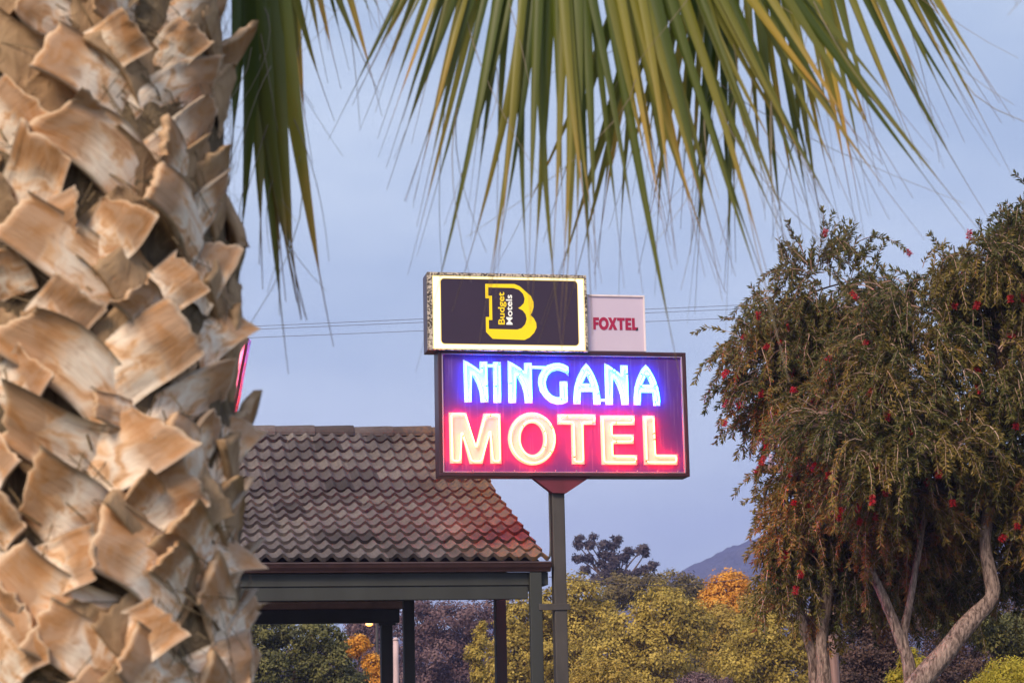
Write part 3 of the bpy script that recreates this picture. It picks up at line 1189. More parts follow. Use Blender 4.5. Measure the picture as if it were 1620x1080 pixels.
# traced leaf bases: tip x, y, base x, y, half width px
BOOTS = [
    (72, 72, 195, 138, 40), (214, 48, 150, 92, 32), (305, 48, 262, 105, 27), (338, 122, 228, 165, 30), (336, 172, 240, 268, 40),
    (72, 185, 215, 292, 42), (75, 225, 35, 335, 36), (45, 150, -10, 215, 38), (240, 285, 315, 385, 34), (205, 325, 130, 400, 34),
    (352, 295, 312, 352, 26), (20, 340, 172, 445, 38), (130, 462, 62, 540, 38), (300, 430, 230, 480, 32), (205, 462, 238, 525, 28),
    (292, 515, 165, 605, 44), (12, 515, 178, 645, 40), (60, 570, 0, 625, 34), (346, 388, 318, 470, 27), (368, 500, 322, 555, 28),
    (362, 600, 262, 668, 32), (10, 650, 158, 714, 36), (258, 672, 140, 738, 42), (262, 672, 325, 750, 30), (45, 760, 148, 832, 46),
    (305, 762, 205, 818, 36), (152, 842, 285, 935, 46), (148, 872, 62, 912, 34), (275, 826, 330, 874, 32), (0, 885, 178, 985, 42),
    (262, 975, 175, 1032, 34), (325, 915, 368, 1015, 36), (58, 985, 172, 1056, 36), (60, 1000, -8, 1056, 40), (200, 1022, 275, 1085, 36),
    (392, 1035, 295, 1085, 36), (384, 668, 345, 750, 22), (408, 862, 372, 930, 18), (420, 1030, 396, 1095, 22), (385, 872, 318, 905, 28),
    (352, 5, 268, 45, 30), (30, -6, 110, 36, 30), (150, -10, 210, 30, 26), (-10, 400, 20, 460, 30), (10, 700, -40, 760, 36), (20, 800, -20, 850, 30),
    (384, 520, 358, 590, 20), (205, 770, 250, 830, 24), (150, 640, 215, 660, 20), (255, 880, 300, 930, 24),
    (120, 1075, 190, 1130, 36), (10, 930, -20, 975, 30), (320, 1070, 380, 1130, 34), (340, 660, 318, 720, 26), (120, 330, 60, 380, 26),
    (260, 215, 300, 280, 24), (150, 165, 120, 215, 22), (380, 780, 350, 850, 22), (398, 950, 372, 1010, 20),
]
nb_ = 0
for i, (tx, ty, bx, by, hwp) in enumerate(BOOTS):
    edge_ = max(tx, bx) > 332
    if edge_:
        hwp *= .92
        tx -= 3
    lf = .044 if not edge_ else .014
    lf *= random.uniform(.8, 1.2)
    pt = cyl(tx, ty, RC + lf)
    pb = cyl(bx, by, RC + .012)
    pxm_ = PY / F * 1.03
    boot(pb[0], pb[1], pt[0], pt[1], hwp * pxm_ * 1.26, hwp * pxm_ * 1.08, lf, i)
    nb_ += 1
# the rest of the way round and above the frame, in two crossing spirals
phi_c = cyl(124, 540, RC)[0]
k = 0
for row in range(17):
    h0 = .75 + row * .155
    for c_ in range(8):
        phi = phi_c + 2 * math.pi * (c_ + .5 * (row % 2)) / 8 + random.uniform(-.08, .08)
        dphi = (phi - phi_c + math.pi) % (2 * math.pi) - math.pi
        vis = abs(dphi) < 1.45 and 1.56 < h0 < 2.75
        far = abs(dphi) > 2.3
        if vis or far or (h0 > 2.95) or h0 < 1.2 and abs(dphi) > 1.2:
            continue
        if nb_ >= 99:
            break
        sg = 1 if (row + c_) % 2 else -1
        boot(phi - sg * .22, h0 - .05, phi + sg * .22, h0 + .06, .036, .028, .012 * random.uniform(.8, 1.2), 200 + k)
        k += 1
        nb_ += 1

# low broken bases that fill the gaps between the traced ones
fill = MB()
k = 0
for row in range(17):
    h0 = 1.42 + row * .088
    for c_ in range(9):
        dphi = -1.5 + 3.0 * (c_ + .5 * (row % 2)) / 9 + random.uniform(-.06, .06)
        sg = 1 if (row + c_) % 2 else -1
        if random.random() < .62:
            continue
        boot(phi_c + dphi - sg * .16, h0 - .03, phi_c + dphi + sg * .16, h0 + .045, .046, .036, random.uniform(.008, .022), 500 + k, fill)
        k += 1
fo = fill.build('broken_leaf_bases', MAT_OLD, palm, True)
fo['kind'] = 'stuff'

# ---- fronds
t = NT('palm_leaf')
tc_ = t.n('ShaderNodeTexCoord')
sp_ = t.n('ShaderNodeSeparateXYZ')
t.l(tc_.outputs['UV'], sp_.inputs[0])
wn = t.n('ShaderNodeTexWhiteNoise', noise_dimensions='1D')
fl_ = t.n('ShaderNodeMath', operation='FLOOR')
t.l(sp_.outputs[0], fl_.inputs[0])
t.l(fl_.outputs[0], wn.inputs['W'])
sh = t.n('ShaderNodeMath', operation='MULTIPLY_ADD')
t.l(wn.outputs['Value'], sh.inputs[0]); sh.inputs[1].default_value = .26
t.l(sp_.outputs[1], sh.inputs[2])
n1 = t.noise(9, 4, t.mapping())
sh2 = t.n('ShaderNodeMath', operation='MULTIPLY_ADD')
t.l(n1.outputs[0], sh2.inputs[0]); sh2.inputs[1].default_value = .16
t.l(sh.outputs[0], sh2.inputs[2])
along = t.ramp(sh2.outputs[0], [(0, (.095, .135, .018)), (.60, (.135, .165, .024)), (.82, (.22, .20, .04)), (.95, (.38, .24, .06)), (1.0, (.26, .14, .05))])
sc3 = t.n('ShaderNodeMath', operation='MULTIPLY')
t.l(sh2.outputs[0], sc3.inputs[0]); sc3.inputs[1].default_value = .80
t.l(sc3.outputs[0], along.inputs['Fac'])
tone = t.ramp(wn.outputs['Value'], [(0, (.45, .55, .5)), (.5, (.95, .98, .9)), (.85, (1.25, 1.2, 1.0)), (1, (2.0, 1.75, 1.5))])
c = t.mix(1.0, along.outputs[0], tone.outputs[0], 'MULTIPLY')
# dry brown end
de = t.ramp(sh2.outputs[0], [(.985, (0, 0, 0)), (1.0, (1, 1, 1))])
end = t.ramp(sp_.outputs[1], [(.84, (0, 0, 0)), (.95, (1, 1, 1))])
c = t.mix(end.outputs[0], c, (.20, .135, .085))
p = t.bsdf(c, .38, spec=.45)
tr = t.n('ShaderNodeBsdfTranslucent')
t.l(c, tr.inputs[0])
mxs = t.n('ShaderNodeMixShader')
mxs.inputs[0].default_value = .4
t.l(p.outputs[0], mxs.inputs[1]); t.l(tr.outputs[0], mxs.inputs[2])
MAT_PALM = t.done(mxs)
MAT_PET = paint('petiole', (.16, .15, .05), .3, .5)
MAT_THREAD = foliage('leaf_thread', [(0, (.20, .15, .10)), (1, (.42, .36, .28))], .2, .8)


def frond(hub, lat, cdir, A0, A1, nseg, L0, wmax, droop, seed, petiole_from=None, depth=.12, lenvar=.14, threads=30, shape=None):
    rs = np.random.default_rng(seed)
    cdir = unit(cdir)
    lat = unit(lat - cdir * np.dot(lat, cdir))
    nrm = np.cross(cdir, lat)
    if nrm[1] > 0: nrm = -nrm
    nT = 18
    V, Fc, uv = [], [], []
    TV, TF, TU = [], [], []
    for k in range(nseg):
        fr = (k + .5) / nseg
        al = A0 + (A1 - A0) * fr + rs.normal(0, .012)
        L = L0 * (1 + rs.normal(0, lenvar * .6)) * (shape(fr) if shape else 1)
        d = cdir * math.cos(al) + lat * math.sin(al)
        L *= 1.0
        side = unit(lat * math.cos(al) - cdir * math.sin(al))
        dr = droop * (1 + rs.normal(0, .25))
        zoff = depth * rs.normal(0, .35) + depth * .5 * math.sin(k * 2.4)
        curve = rs.normal(0, .05)
        wk = wmax * rs.uniform(.75, 1.12)
        twist = rs.normal(0, .5)
        fold = rs.uniform(.25, .6)
        base = len(V)
        kink = rs.uniform(.45, .9) if rs.random() < .10 else 2
        kd = rs.normal(0, .18)
        for i in range(nT):
            tt = i / (nT - 1)
            p = hub + d * L * tt + nrm * (zoff * tt ** 1.5)
            p = p + side * (curve * L * tt ** 2.5)
            sag = dr * L * tt ** 2.6
            p = p + np.array([0, 0, -1.]) * sag * (1 - abs(d[2])) - d * sag * (1 - abs(d[2])) * .55
            if tt > kink:
                p = p + (side * kd + np.array([0, 0, -.15])) * (tt - kink) * L * .8
            if tt < .42:
                wd = wk * (.18 + .82 * (tt / .42) ** .8)
            elif tt < .88:
                wd = wk * (1 - ((tt - .42) / .48) ** 1.5 * .93)
            else:
                wd = wk * .07 * (1.1 - tt) / .24
            a_ = twist * max(0, tt - .3)
            sd_ = side * math.cos(a_) + nrm * math.sin(a_)
            nn = nrm * math.cos(a_) - side * math.sin(a_)
            V += [p - sd_ * wd * .5 - nn * wd * fold * .5, p, p + sd_ * wd * .5 - nn * wd * fold * .5]
        for i in range(nT - 1):
            for j in range(2):
                a = base + i * 3 + j
                f = (a, a + 1, a + 4, a + 3)
                Fc.append(f)
                t0, t1 = i / (nT - 1), (i + 1) / (nT - 1)
                uv += [(seed * 100 + k + .5, t0), (seed * 100 + k + .5, t0), (seed * 100 + k + .5, t1), (seed * 100 + k + .5, t1)]
        if rs.random() < threads / nseg:
            for _ in range(2):
                s0 = rs.uniform(.55, .86)
                q = np.array(V[base + int(s0 * (nT - 1)) * 3 + 1])
                dd = unit(d * .4 + np.array([0, 0, -1.]) * .5 + side * rs.normal(0, .35) + nrm * rs.normal(0, .3))
                pts = []
                LL = L * rs.uniform(.10, .26)
                cw = side * rs.normal(0, .5) + nrm * rs.normal(0, .3)
                for i in range(7):
                    x = i / 6
                    pts.append(q + dd * LL * x + cw * LL * x * x + np.array([0, 0, -.2]) * LL * x * x)
                tv, tf = tube(pts, np.linspace(.0011, .0004, 7), 4)
                kk = len(TV)
                TV += tv
                for f in tf:
                    TF.append(tuple(i + kk for i in f))
                    TU += [(rs.random(), rs.random())] * len(f)
    o = obj('frond', V, Fc, MAT_PALM, palm, True, uv)
    if TV:
        th_ = obj('leaf_threads', TV, TF, MAT_THREAD, o, False, TU)
        th_['kind'] = 'stuff'
    if petiole_from is not None:
        mid = (petiole_from + hub) / 2 + np.array([0, 0, .22])
        P, R = smooth_path([petiole_from, mid, hub], [.022, .016, .012], 8)
        tv, tf = tube(P, R, 8)
        MB().add(tv, tf).build('petiole', MAT_PET, o, True)
    return o


top = cpt(0, TOPH - .05, 0)
X = np.array([1., 0, 0])
m4 = 4.0 / F
rad = math.radians
frond(at(880, -560, 4.0), X, np.array([.0, .02, -1]), rad(-25), rad(32), 86, 1150 * m4, .0265, .14, 1, top, .08, lenvar=.08, threads=9,
      shape=lambda f: .72 + .28 * min(1, f * 3.2) - .02 * f)
frond(at(1150, -560, 4.35), X, np.array([.02, .05, -1]), rad(-20), rad(27), 66, 1120 * m4 * 1.09, .0275, .34, 2, top, .12, lenvar=.09, threads=16,
      shape=lambda f: .99 - .16 * f)
frond(at(398, -450, 3.72), X, np.array([-.005, .05, -1]), rad(-3), rad(4.5), 12, 1060 * 3.72 / F, .052, .05, 3, top, .05, threads=9,
      shape=lambda f: .98 - .06 * f)
frond(at(400, -450, 3.95), X, np.array([.05, .05, -1]), rad(-2), rad(20), 15, 690 * 3.95 / F, .028, .1, 4, top, .12, threads=8,
      shape=lambda f: 1.02 - .12 * f)
frond(at(1590, -560, 3.0), X, np.array([-.02, .05, -1]), rad(-5), rad(14), 9, 690 * 3.0 / F, .022, .1, 5, None, .10, threads=9,
      shape=lambda f: .93)
frond(at(640, -420, 4.6), X, np.array([-.1, .05, -1]), rad(-22), rad(24), 13, 560 * 4.6 / F, .02, .15, 6, top, .2, threads=10,
      shape=lambda f: .85)

# ------------------------------------------------------------------ bottlebrush trees
MAT_BB = foliage('bottlebrush_leaf', [(0, (.04, .046, .016)), (.28, (.095, .10, .026)), (.5, (.17, .135, .035)), (.72, (.30, .20, .04)), (.86, (.30, .13, .045)), (1, (.24, .09, .05))], .3, .5)
MAT_TWIG = foliage('bottlebrush_twig', [(0, (.16, .085, .07)), (.6, (.36, .23, .19)), (1, (.55, .40, .34))], .05, .8)
MAT_BARK = bark('bottlebrush_bark', (.08, .05, .042), (.42, .31, .27), 34, .3)
MAT_BARKD = bark('bark_brown', (.05, .032, .026), (.20, .13, .11))
MAT_FLOW = foliage('red_brush_flower', [(0, (.32, .006, .02)), (.6, (.55, .02, .04)), (1, (.62, .10, .08))], .2, .5)


def bottlebrush(label, Y, base_px, stems, blobs, nbr, nflow, seed, warm):
    global rng
    rng = np.random.default_rng(seed)
    b = at(base_px, 1000, Y)
    root = thing('bottlebrush_tree', label, 'tree', (b[0], b[1], 0))
    k = Y / F
    mbt = MB()
    for pts, dep in stems:
        P = [at(x, y, Y + dep) for x, y, r in pts]
        R = [r * k * (.72 if max(q[2] for q in pts) > 30 else .82) for x, y, r in pts]
        P, R = smooth_path(P, R, 6)
        V, Fc = tube(P, R, 12, rough=.28)
        mbt.add(V, Fc)
    mbt.build('trunk', MAT_BARK, root, True)
    C = np.array([at(x, y, Y + dy) for x, y, rx, ry, dy in blobs])
    RX = np.array([rx * k for x, y, rx, ry, dy in blobs])
    RZ = np.array([ry * k for x, y, rx, ry, dy in blobs])
    wgt = RX * RZ
    wgt = wgt / wgt.sum()
    topz = max(C[:, 2] + RZ)
    LVp, LVd, LVn, LVl, LVw, LU = [], [], [], [], [], []
    TV, TF, TU = [], [], []
    ncl = nbr // 34
    ci = rng.choice(len(blobs), ncl, p=wgt)
    cd_ = rand_dir(ncl)
    flip = (cd_[:, 1] > .2) & (rng.random(ncl) < .6)
    cd_[flip, 1] *= -1
    cp_ = C[ci] + cd_ * np.stack([RX[ci], RX[ci] * .9, RZ[ci]], 1) * rng.uniform(.55, .97, (ncl, 1))
    ccol = rng.random(ncl)
    idx = rng.integers(0, ncl, nbr)
    starts = []
    for i in idx:
        d = unit(cd_[i] + rng.normal(0, .55, 3))
        p = cp_[i] + rng.normal(0, 1, 3) * np.array([.11, .11, .09])
        upness = (d[2] > .25) and p[2] > topz - 1.35
        if upness and rng.random() < .75:
            L = rng.uniform(.18, .38)
            g = rng.uniform(0, .5)
            d0 = unit(d * np.array([.75, .75, .6]) + np.array([0, 0, .75]) + rng.normal(0, .25, 3))
            leaf0 = .1
        else:
            L = rng.uniform(.28, .66)
            g = rng.uniform(1.5, 3.0)
            d0 = unit(d * np.array([.75, .9, .3]) + np.array([0, 0, .25]) + rng.normal(0, .2, 3))
            leaf0 = rng.uniform(.08, .45)
        n = 9
        pts = [p]
        dd = d0.copy()
        for s in range(n - 1):
            dd = unit(dd + np.array([0, 0, -1.]) * g / n + rng.normal(0, .09, 3))
            pts.append(pts[-1] + dd * L / (n - 1))
        pts = np.array(pts)
        cr_ = ccol[i]
        # warmer leaf colours are commoner lower in the crown
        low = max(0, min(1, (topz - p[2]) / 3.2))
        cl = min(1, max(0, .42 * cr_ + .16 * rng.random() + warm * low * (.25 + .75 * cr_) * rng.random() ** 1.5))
        tv, tf = tube(pts, np.linspace(.006, .0022, n) * rng.uniform(.5, 1.35), 3)
        kk = len(TV)
        TV += tv
        tcol = (min(1, rng.random() * .6 + .5 * low), rng.random())
        for f in tf:
            TF.append(tuple(q + kk for q in f))
            TU += [tcol] * len(f)
        if rng.random() < .14:
            starts.append((pts[-1], dd))
        m = int(L * (1 - leaf0) / .0052)
        s = leaf0 + (1 - leaf0) * rng.random(m)
        x = s * (n - 1)
        i0 = np.minimum(x.astype(int), n - 2)
        pp = pts[i0] + (pts[i0 + 1] - pts[i0]) * (x - i0)[:, None]
        ax_ = pts[i0 + 1] - pts[i0]
        ax_ /= np.linalg.norm(ax_, axis=1)[:, None]
        rd = rand_dir(m)
        rd -= ax_ * (rd * ax_).sum(1)[:, None]
        rd /= np.linalg.norm(rd, axis=1)[:, None] + 1e-9
        LVp.append(pp)
        LVd.append(ax_ * .75 + rd * .75)
        LVn.append(rand_dir(m))
        LVl.append(rng.uniform(.04, .072, m))
        LVw.append(rng.uniform(.012, .018, m))
        LU.append(np.stack([np.full(m, cl), rng.random(m)], 1))
    V, Fc = leaf_quads(np.concatenate(LVp), np.concatenate(LVd), np.concatenate(LVn), np.concatenate(LVl), np.concatenate(LVw))
    U = np.repeat(np.concatenate(LU), 4, 0)
    crown = obj('crown', V, Fc, MAT_BB, root, False, U)
    o = obj('twigs', TV, TF, MAT_TWIG, crown, False, TU)
    # limbs that carry the crown
    mbl = MB()
    ends = [(at(p[-1][0], p[-1][1], Y + dep), p[-1][2] * k) for p, dep in stems]
    for i in range(len(blobs)):
        for _ in range(3):
            tgt = C[i] + rand_dir(1)[0] * np.array([RX[i], RX[i], RZ[i]]) * .7
            e, r = min(ends, key=lambda q: np.linalg.norm(q[0] - C[i]))
            mid = (e + tgt) / 2 + rng.normal(0, .12, 3) + np.array([0, 0, .1])
            P, R = smooth_path([e, mid, tgt], [r * .7, r * .42, .006], 5)
            tv, tf = tube(P, R, 6)
            mbl.add(tv, tf)
    mbl.build('limbs', MAT_BARKD, root, True)
    # red brush flowers
    starts.sort(key=lambda q: q[0][1])
    pick = starts[:max(nflow * 3, 1)]
    rng.shuffle(pick)
    for p, d in pick[:nflow]:
        m = 130
        s = rng.random(m)
        L = rng.uniform(.06, .10)
        rd = rand_dir(m)
        rd -= d * (rd @ d)[:, None]
        rd /= np.linalg.norm(rd, axis=1)[:, None] + 1e-9
        V, Fc = leaf_quads(p + d * (s * L)[:, None], rd + d * .25, rand_dir(m), rng.uniform(.026, .042, m), .006)
        obj('flower_spike', V, Fc, MAT_FLOW, root, False, np.repeat(rng.random((m, 2)), 4, 0))
    return root


gpx = 1406
bottlebrush('weeping bottlebrush with a slender two-stemmed trunk, nearer the sign, paler timber pole right behind it', 20.3, 1302,
            [([(1302, gpx, 22), (1300, 1250, 20), (1297, 1130, 17), (1288, 1075, 10.5), (1284, 1035, 9), (1270, 985, 9), (1261, 930, 8.5), (1264, 880, 8), (1277, 840, 7.5), (1272, 790, 6), (1262, 700, 5)], 0),
              ([(1304, gpx, 20), (1304, 1250, 18), (1304, 1130, 16), (1303, 1060, 13), (1300, 1015, 12), (1305, 970, 11.5), (1313, 920, 11), (1309, 860, 11), (1302, 800, 9), (1312, 700, 7), (1320, 560, 5)], -.06)],
            [(1305, 470, 80, 70, 0), (1245, 510, 50, 65, .1), (1262, 605, 75, 95, 0), (1290, 730, 48, 110, .1), (1285, 830, 55, 70, .1), (1345, 500, 50, 100, .2), (1330, 620, 85, 130, .2), (1340, 760, 60, 90, .4), (1240, 880, 34, 60, .1), (1255, 930, 30, 40, .2), (1330, 870, 40, 60, .9)],
            2900, 60, 31, .75)
bottlebrush('broad weeping bottlebrush on thick leaning pale trunks above the round hedge', 19.2, 1420,
            [([(1400, gpx, 34), (1410, 1250, 30), (1432, 1120, 26), (1462, 1070, 24), (1492, 1034, 22), (1520, 1000, 20), (1546, 970, 18), (1570, 942, 16), (1566, 905, 15), (1558, 865, 14), (1562, 820, 13), (1574, 740, 10), (1590, 600, 6)], -.05),
              ([(1420, gpx, 22), (1432, 1250, 19), (1442, 1120, 15), (1436, 1045, 13), (1420, 1000, 11), (1400, 950, 9.5), (1386, 920, 8.5), (1370, 885, 7.5), (1350, 820, 6), (1380, 700, 5)], .1),
              ([(1436, 1040, 9), (1430, 1000, 8), (1440, 950, 7), (1448, 900, 6.5), (1462, 820, 5.5), (1480, 680, 4)], .16)],
            [(1545, 415, 90, 75, 0), (1640, 450, 100, 110, .2), (1462, 490, 62, 75, 0), (1430, 620, 75, 110, -.2), (1370, 700, 70, 70, -.4), (1440, 740, 95, 95, -.3), (1560, 620, 125, 140, 0), (1660, 700, 120, 160, .2), (1540, 790, 115, 70, .9), (1650, 830, 85, 90, .5), (1420, 820, 80, 60, .3), (1460, 880, 100, 50, 1.2), (1580, 890, 95, 50, 1.3), (1350, 870, 55, 55, .9), (1420, 905, 90, 45, 1.7), (1500, 880, 90, 55, 1.9), (1600, 860, 90, 60, 1.9), (1340, 900, 60, 40, 1.6)],
            5000, 70, 37, .85)

# ------------------------------------------------------------------ background trees
PAL = {
    'olive': [(0, (.15, .11, .02)), (.45, (.38, .28, .05)), (1, (.64, .48, .11))],  # warm light spill on the trees mixed into the leaf colour
    'olive_dark': [(0, (.07, .05, .025)), (.5, (.17, .13, .05)), (1, (.28, .21, .08))],
    'gold': [(0, (.20, .14, .02)), (.5, (.38, .26, .045)), (1, (.56, .40, .09))],
    'orange': [(0, (.40, .16, .012)), (.5, (.66, .30, .03)), (1, (.80, .45, .08))],
    'green': [(0, (.035, .04, .016)), (.5, (.11, .11, .035)), (1, (.24, .22, .07))],
    'purple': [(0, (.055, .03, .042)), (.5, (.15, .085, .095)), (1, (.27, .17, .17))],
    'gum': [(0, (.035, .028, .045)), (.5, (.085, .065, .085)), (1, (.14, .11, .11))],
    'brown': [(0, (.035, .025, .022)), (.5, (.10, .058, .05)), (1, (.17, .10, .075))],
    'hedge': [(0, (.20, .17, .015)), (.5, (.38, .32, .03)), (1, (.56, .46, .06))],
}
FM = {k: foliage('leaves_' + k, v, .32, .6) for k, v in PAL.items()}


def leaf_cloud(C, RX, RZ, n, size, clump=60, seed=0, fill=.25, elong=.55):
    r_ = np.random.default_rng(seed)
    area = RX * RZ
    w_ = area / area.sum()
    P, N, U = [], [], []
    for i in range(len(C)):
        ni = max(40, int(n * w_[i]))
        nc = max(10, ni // clump)
        d = r_.normal(size=(nc, 3))
        d /= np.linalg.norm(d, axis=1)[:, None]
        cc = C[i] + d * np.array([RX[i], RX[i], RZ[i]]) * r_.uniform(.55, .98, (nc, 1))
        cu = r_.random(nc)
        k = r_.integers(0, nc, ni)
        sig = min(RX[i], RZ[i]) * .125 + size * .3
        off = r_.normal(size=(ni, 3)) * sig * np.array([1, 1, .75])
        P.append(cc[k] + off)
        nn = d[k] * .7 + off / (sig * 2.2) + r_.normal(size=(ni, 3)) * .45 + np.array([0, 0, .35])
        N.append(nn)
        U.append(np.stack([cu[k], r_.random(ni)], 1))
    P, N, U = map(np.concatenate, (P, N, U))
    N /= np.linalg.norm(N, axis=1)[:, None] + 1e-9
    D = r_.normal(size=P.shape)
    D -= N * (D * N).sum(1)[:, None]
    V, Fc = leaf_quads(P, D, N, size * r_.uniform(.6, 1.35, len(P)), size * elong * r_.uniform(.7, 1.2, len(P)))
    return V, Fc, np.repeat(U, 4, 0)


def bg_tree(name, label, pal, Y, blobs, n, size, seed, trunk=True, cat='tree', group=None, tr=.12, limbs=True, elong=.55, clump=60):
    k = Y / F
    C = np.array([at(x, y, Y + (dz[0] if dz else 0)) for x, y, rx, ry, *dz in blobs])
    RX = np.array([b[2] * k for b in blobs])
    RZ = np.array([b[3] * k for b in blobs])
    c0 = C[np.argmax(RX * RZ)]
    root = thing(name, label, cat, (c0[0], c0[1], 0), 0, group)
    V, Fc, U = leaf_cloud(C, RX, RZ, int(n * 1.9), size * .66, clump, seed, elong=elong)
    obj('crown', V, Fc, FM[pal], root, False, U)
    if trunk:
        mb = MB()
        fork = np.array([c0[0], c0[1], max(.8, min(C[:, 2]) - .6)])
        P, R = smooth_path([np.array([c0[0], c0[1], 0]), (fork + np.array([c0[0] + .15, c0[1], 0])) / 2, fork], [tr * 1.3, tr, tr * .8], 5)
        mb.add(*tube(P, R, 9, rough=.2))
        for i in range(len(C)):
            mid = (fork + C[i]) / 2 + np.array([.15 * math.sin(i * 3), .1, .1])
            P, R = smooth_path([fork, mid, C[i], C[i] + np.array([.1 * RX[i], 0, .6 * RZ[i]])], [tr * .6, tr * .4, tr * .22, tr * .08], 5)
            mb.add(*tube(P, R, 6))
        mb.build('trunk', MAT_BARKD, root, True)
    return root


G1 = 'trees behind the carport and the sign'
bg_tree('olive_tree', 'yellow-green bushy tree seen between the two right carport posts', 'olive', 60, [(820, 985, 34, 42), (812, 1045, 45, 50), (862, 965, 22, 35), (866, 1030, 34, 50), (790, 1080, 40, 40)], 11000, .17, 1, group=G1)
bg_tree('olive_tree', 'dusky olive tree just right of the sign post, taller than the bushes around it', 'olive', 64, [(915, 945, 38, 38), (905, 1010, 44, 50), (895, 1070, 50, 45), (955, 985, 26, 40)], 10000, .17, 2, group=G1)
bg_tree('olive_tree', 'biggest rounded olive-yellow tree right of the sign post, in front of the gum tree', 'olive', 56, [(1050, 968, 52, 46), (1000, 1005, 42, 42), (1092, 992, 34, 45), (1040, 1040, 62, 45), (972, 1045, 46, 45), (1010, 1085, 70, 35)], 15000, .16, 3, group=G1)
bg_tree('shrub', 'low shrub with yellow light put into its leaf colour, beside the foot of the sign post', 'gold', 46, [(950, 1072, 48, 32), (915, 1090, 40, 28), (985, 1090, 40, 26)], 6000, .11, 4, trunk=False, cat='shrub', group=G1)  # yellow light on this shrub is painted into its leaves
bg_tree('brown_tree', 'dull brown-olive tree behind the rounded olive trees, below the gum tree', 'olive_dark', 78, [(985, 935, 45, 28), (1050, 925, 48, 24), (1090, 945, 40, 35), (930, 985, 40, 40), (1110, 990, 30, 50), (1130, 1040, 40, 50)], 12000, .21, 5, group=G1)
bg_tree('autumn_tree', 'tree with a bright orange autumn crown under the hill', 'orange', 66, [(1152, 932, 36, 28), (1134, 958, 32, 28), (1178, 958, 36, 30)], 7000, .16, 6, group=G1)
bg_tree('golden_tree', 'golden-green tree directly below the orange crown', 'gold', 61, [(1150, 985, 40, 30), (1200, 965, 34, 32), (1140, 1030, 44, 38), (1225, 950, 28, 30)], 8000, .15, 7, group=G1)
bg_tree('green_tree', 'low olive-green tree left of the slender bottlebrush trunk', 'olive', 50, [(1212, 1010, 58, 46), (1180, 1058, 56, 42), (1245, 1060, 48, 46), (1280, 1010, 40, 50)], 12000, .14, 8, group=G1)
bg_tree('dark_shrub', 'dark purple-grey shrub between the olive trees at the bottom', 'purple', 44, [(1105, 1090, 38, 28), (1140, 1095, 28, 22)], 4000, .10, 9, trunk=False, cat='shrub', group=G1)
zq = lambda x, y: (x / 3.447 + 860, y / 3.447 + 780)
gum = [(195, 245, 9), (270, 238, 7), (188, 280, 10), (258, 282, 12), (390, 255, 11), (330, 280, 11), (375, 285, 11), (190, 352, 11), (243, 355, 11), (470, 318, 10), (535, 305, 13), (555, 325, 8), (335, 330, 12), (410, 365, 14), (370, 400, 13), (420, 430, 13), (600, 395, 11), (550, 420, 12), (520, 430, 10), (340, 440, 13), (225, 415, 12), (440, 345, 9), (380, 350, 12), (310, 385, 10), (470, 460, 18), (390, 480, 20), (300, 470, 16)]
bg_tree('gum_tree', 'tall dusky gum tree with open separate leaf clusters against the sky', 'gum', 115, [(*zq(x, y), r * .82, r * .55) for x, y, r in gum], 6500, .26, 10, tr=.13, group=G1, clump=90)
bg_tree('purple_tree', 'purple-brown bare-looking tree filling the view between the middle carport posts', 'purple', 84, [(715, 985, 66, 42), (690, 1040, 62, 46), (755, 1040, 60, 50), (660, 985, 40, 40), (790, 970, 34, 30), (720, 1085, 80, 36)], 13000, .22, 11, group=G1)
bg_tree('purple_tree', 'dusky mauve tree left of the slim canopy post, behind the orange bush', 'purple', 90, [(592, 985, 38, 36), (600, 1040, 42, 46), (570, 1000, 25, 30), (625, 1085, 40, 40)], 7000, .22, 12, group=G1)
bg_tree('slender_tree', 'narrow yellow-green sapling between the middle carport posts', 'olive', 52, [(758, 1010, 11, 16), (750, 1035, 13, 18), (757, 1062, 11, 20), (764, 990, 7, 8)], 2600, .11, 13, tr=.05, group=G1)
bg_tree('green_tree', 'deep green spreading tree under the canopy at the left, beside the palm trunk', 'green', 48, [(430, 1000, 48, 28), (495, 1005, 46, 26), (440, 1055, 60, 42), (515, 1055, 45, 36), (545, 1082, 40, 26), (390, 1030, 50, 50), (530, 1020, 22, 22)], 15000, .13, 14, tr=.16, group=G1)
bg_tree('autumn_tree', 'small bright orange bush left of the slim canopy post', 'orange', 58, [(556, 1024, 24, 15), (572, 1016, 16, 12), (588, 1052, 14, 18), (592, 1080, 18, 18), (540, 1032, 12, 12)], 3600, .13, 15, group=G1, tr=.07)
G2 = 'bushes behind the bottlebrush trees'
bg_tree('brown_bush', 'red-brown leafless-looking bush between the two bottlebrush trunks', 'brown', 34, [(1365, 1020, 46, 50), (1345, 1080, 50, 36), (1410, 1060, 46, 40), (1410, 985, 44, 44), (1350, 965, 34, 40)], 12000, .085, 16, group=G2, cat='bush')
bg_tree('brown_bush', 'dark red-brown bush behind the thick leaning trunks', 'brown', 36, [(1490, 985, 60, 60), (1570, 985, 56, 56), (1625, 1010, 50, 50), (1540, 1065, 70, 40), (1470, 1070, 46, 40)], 14000, .085, 17, group=G2, cat='bush')
bg_tree('green_hedge', 'dark green bush in deep shade behind the leaning trunks, above the round hedge', 'green', 30, [(1530, 985, 60, 26), (1600, 1005, 60, 36), (1650, 1000, 50, 40)], 9000, .08, 18, group=G2, cat='bush')
bg_tree('yellow_bush', 'little yellow bush peeping out behind the forked trunk', 'hedge', 26, [(1440, 1058, 22, 30), (1425, 1075, 20, 20)], 3000, .06, 19, trunk=False, group=G2, cat='bush')
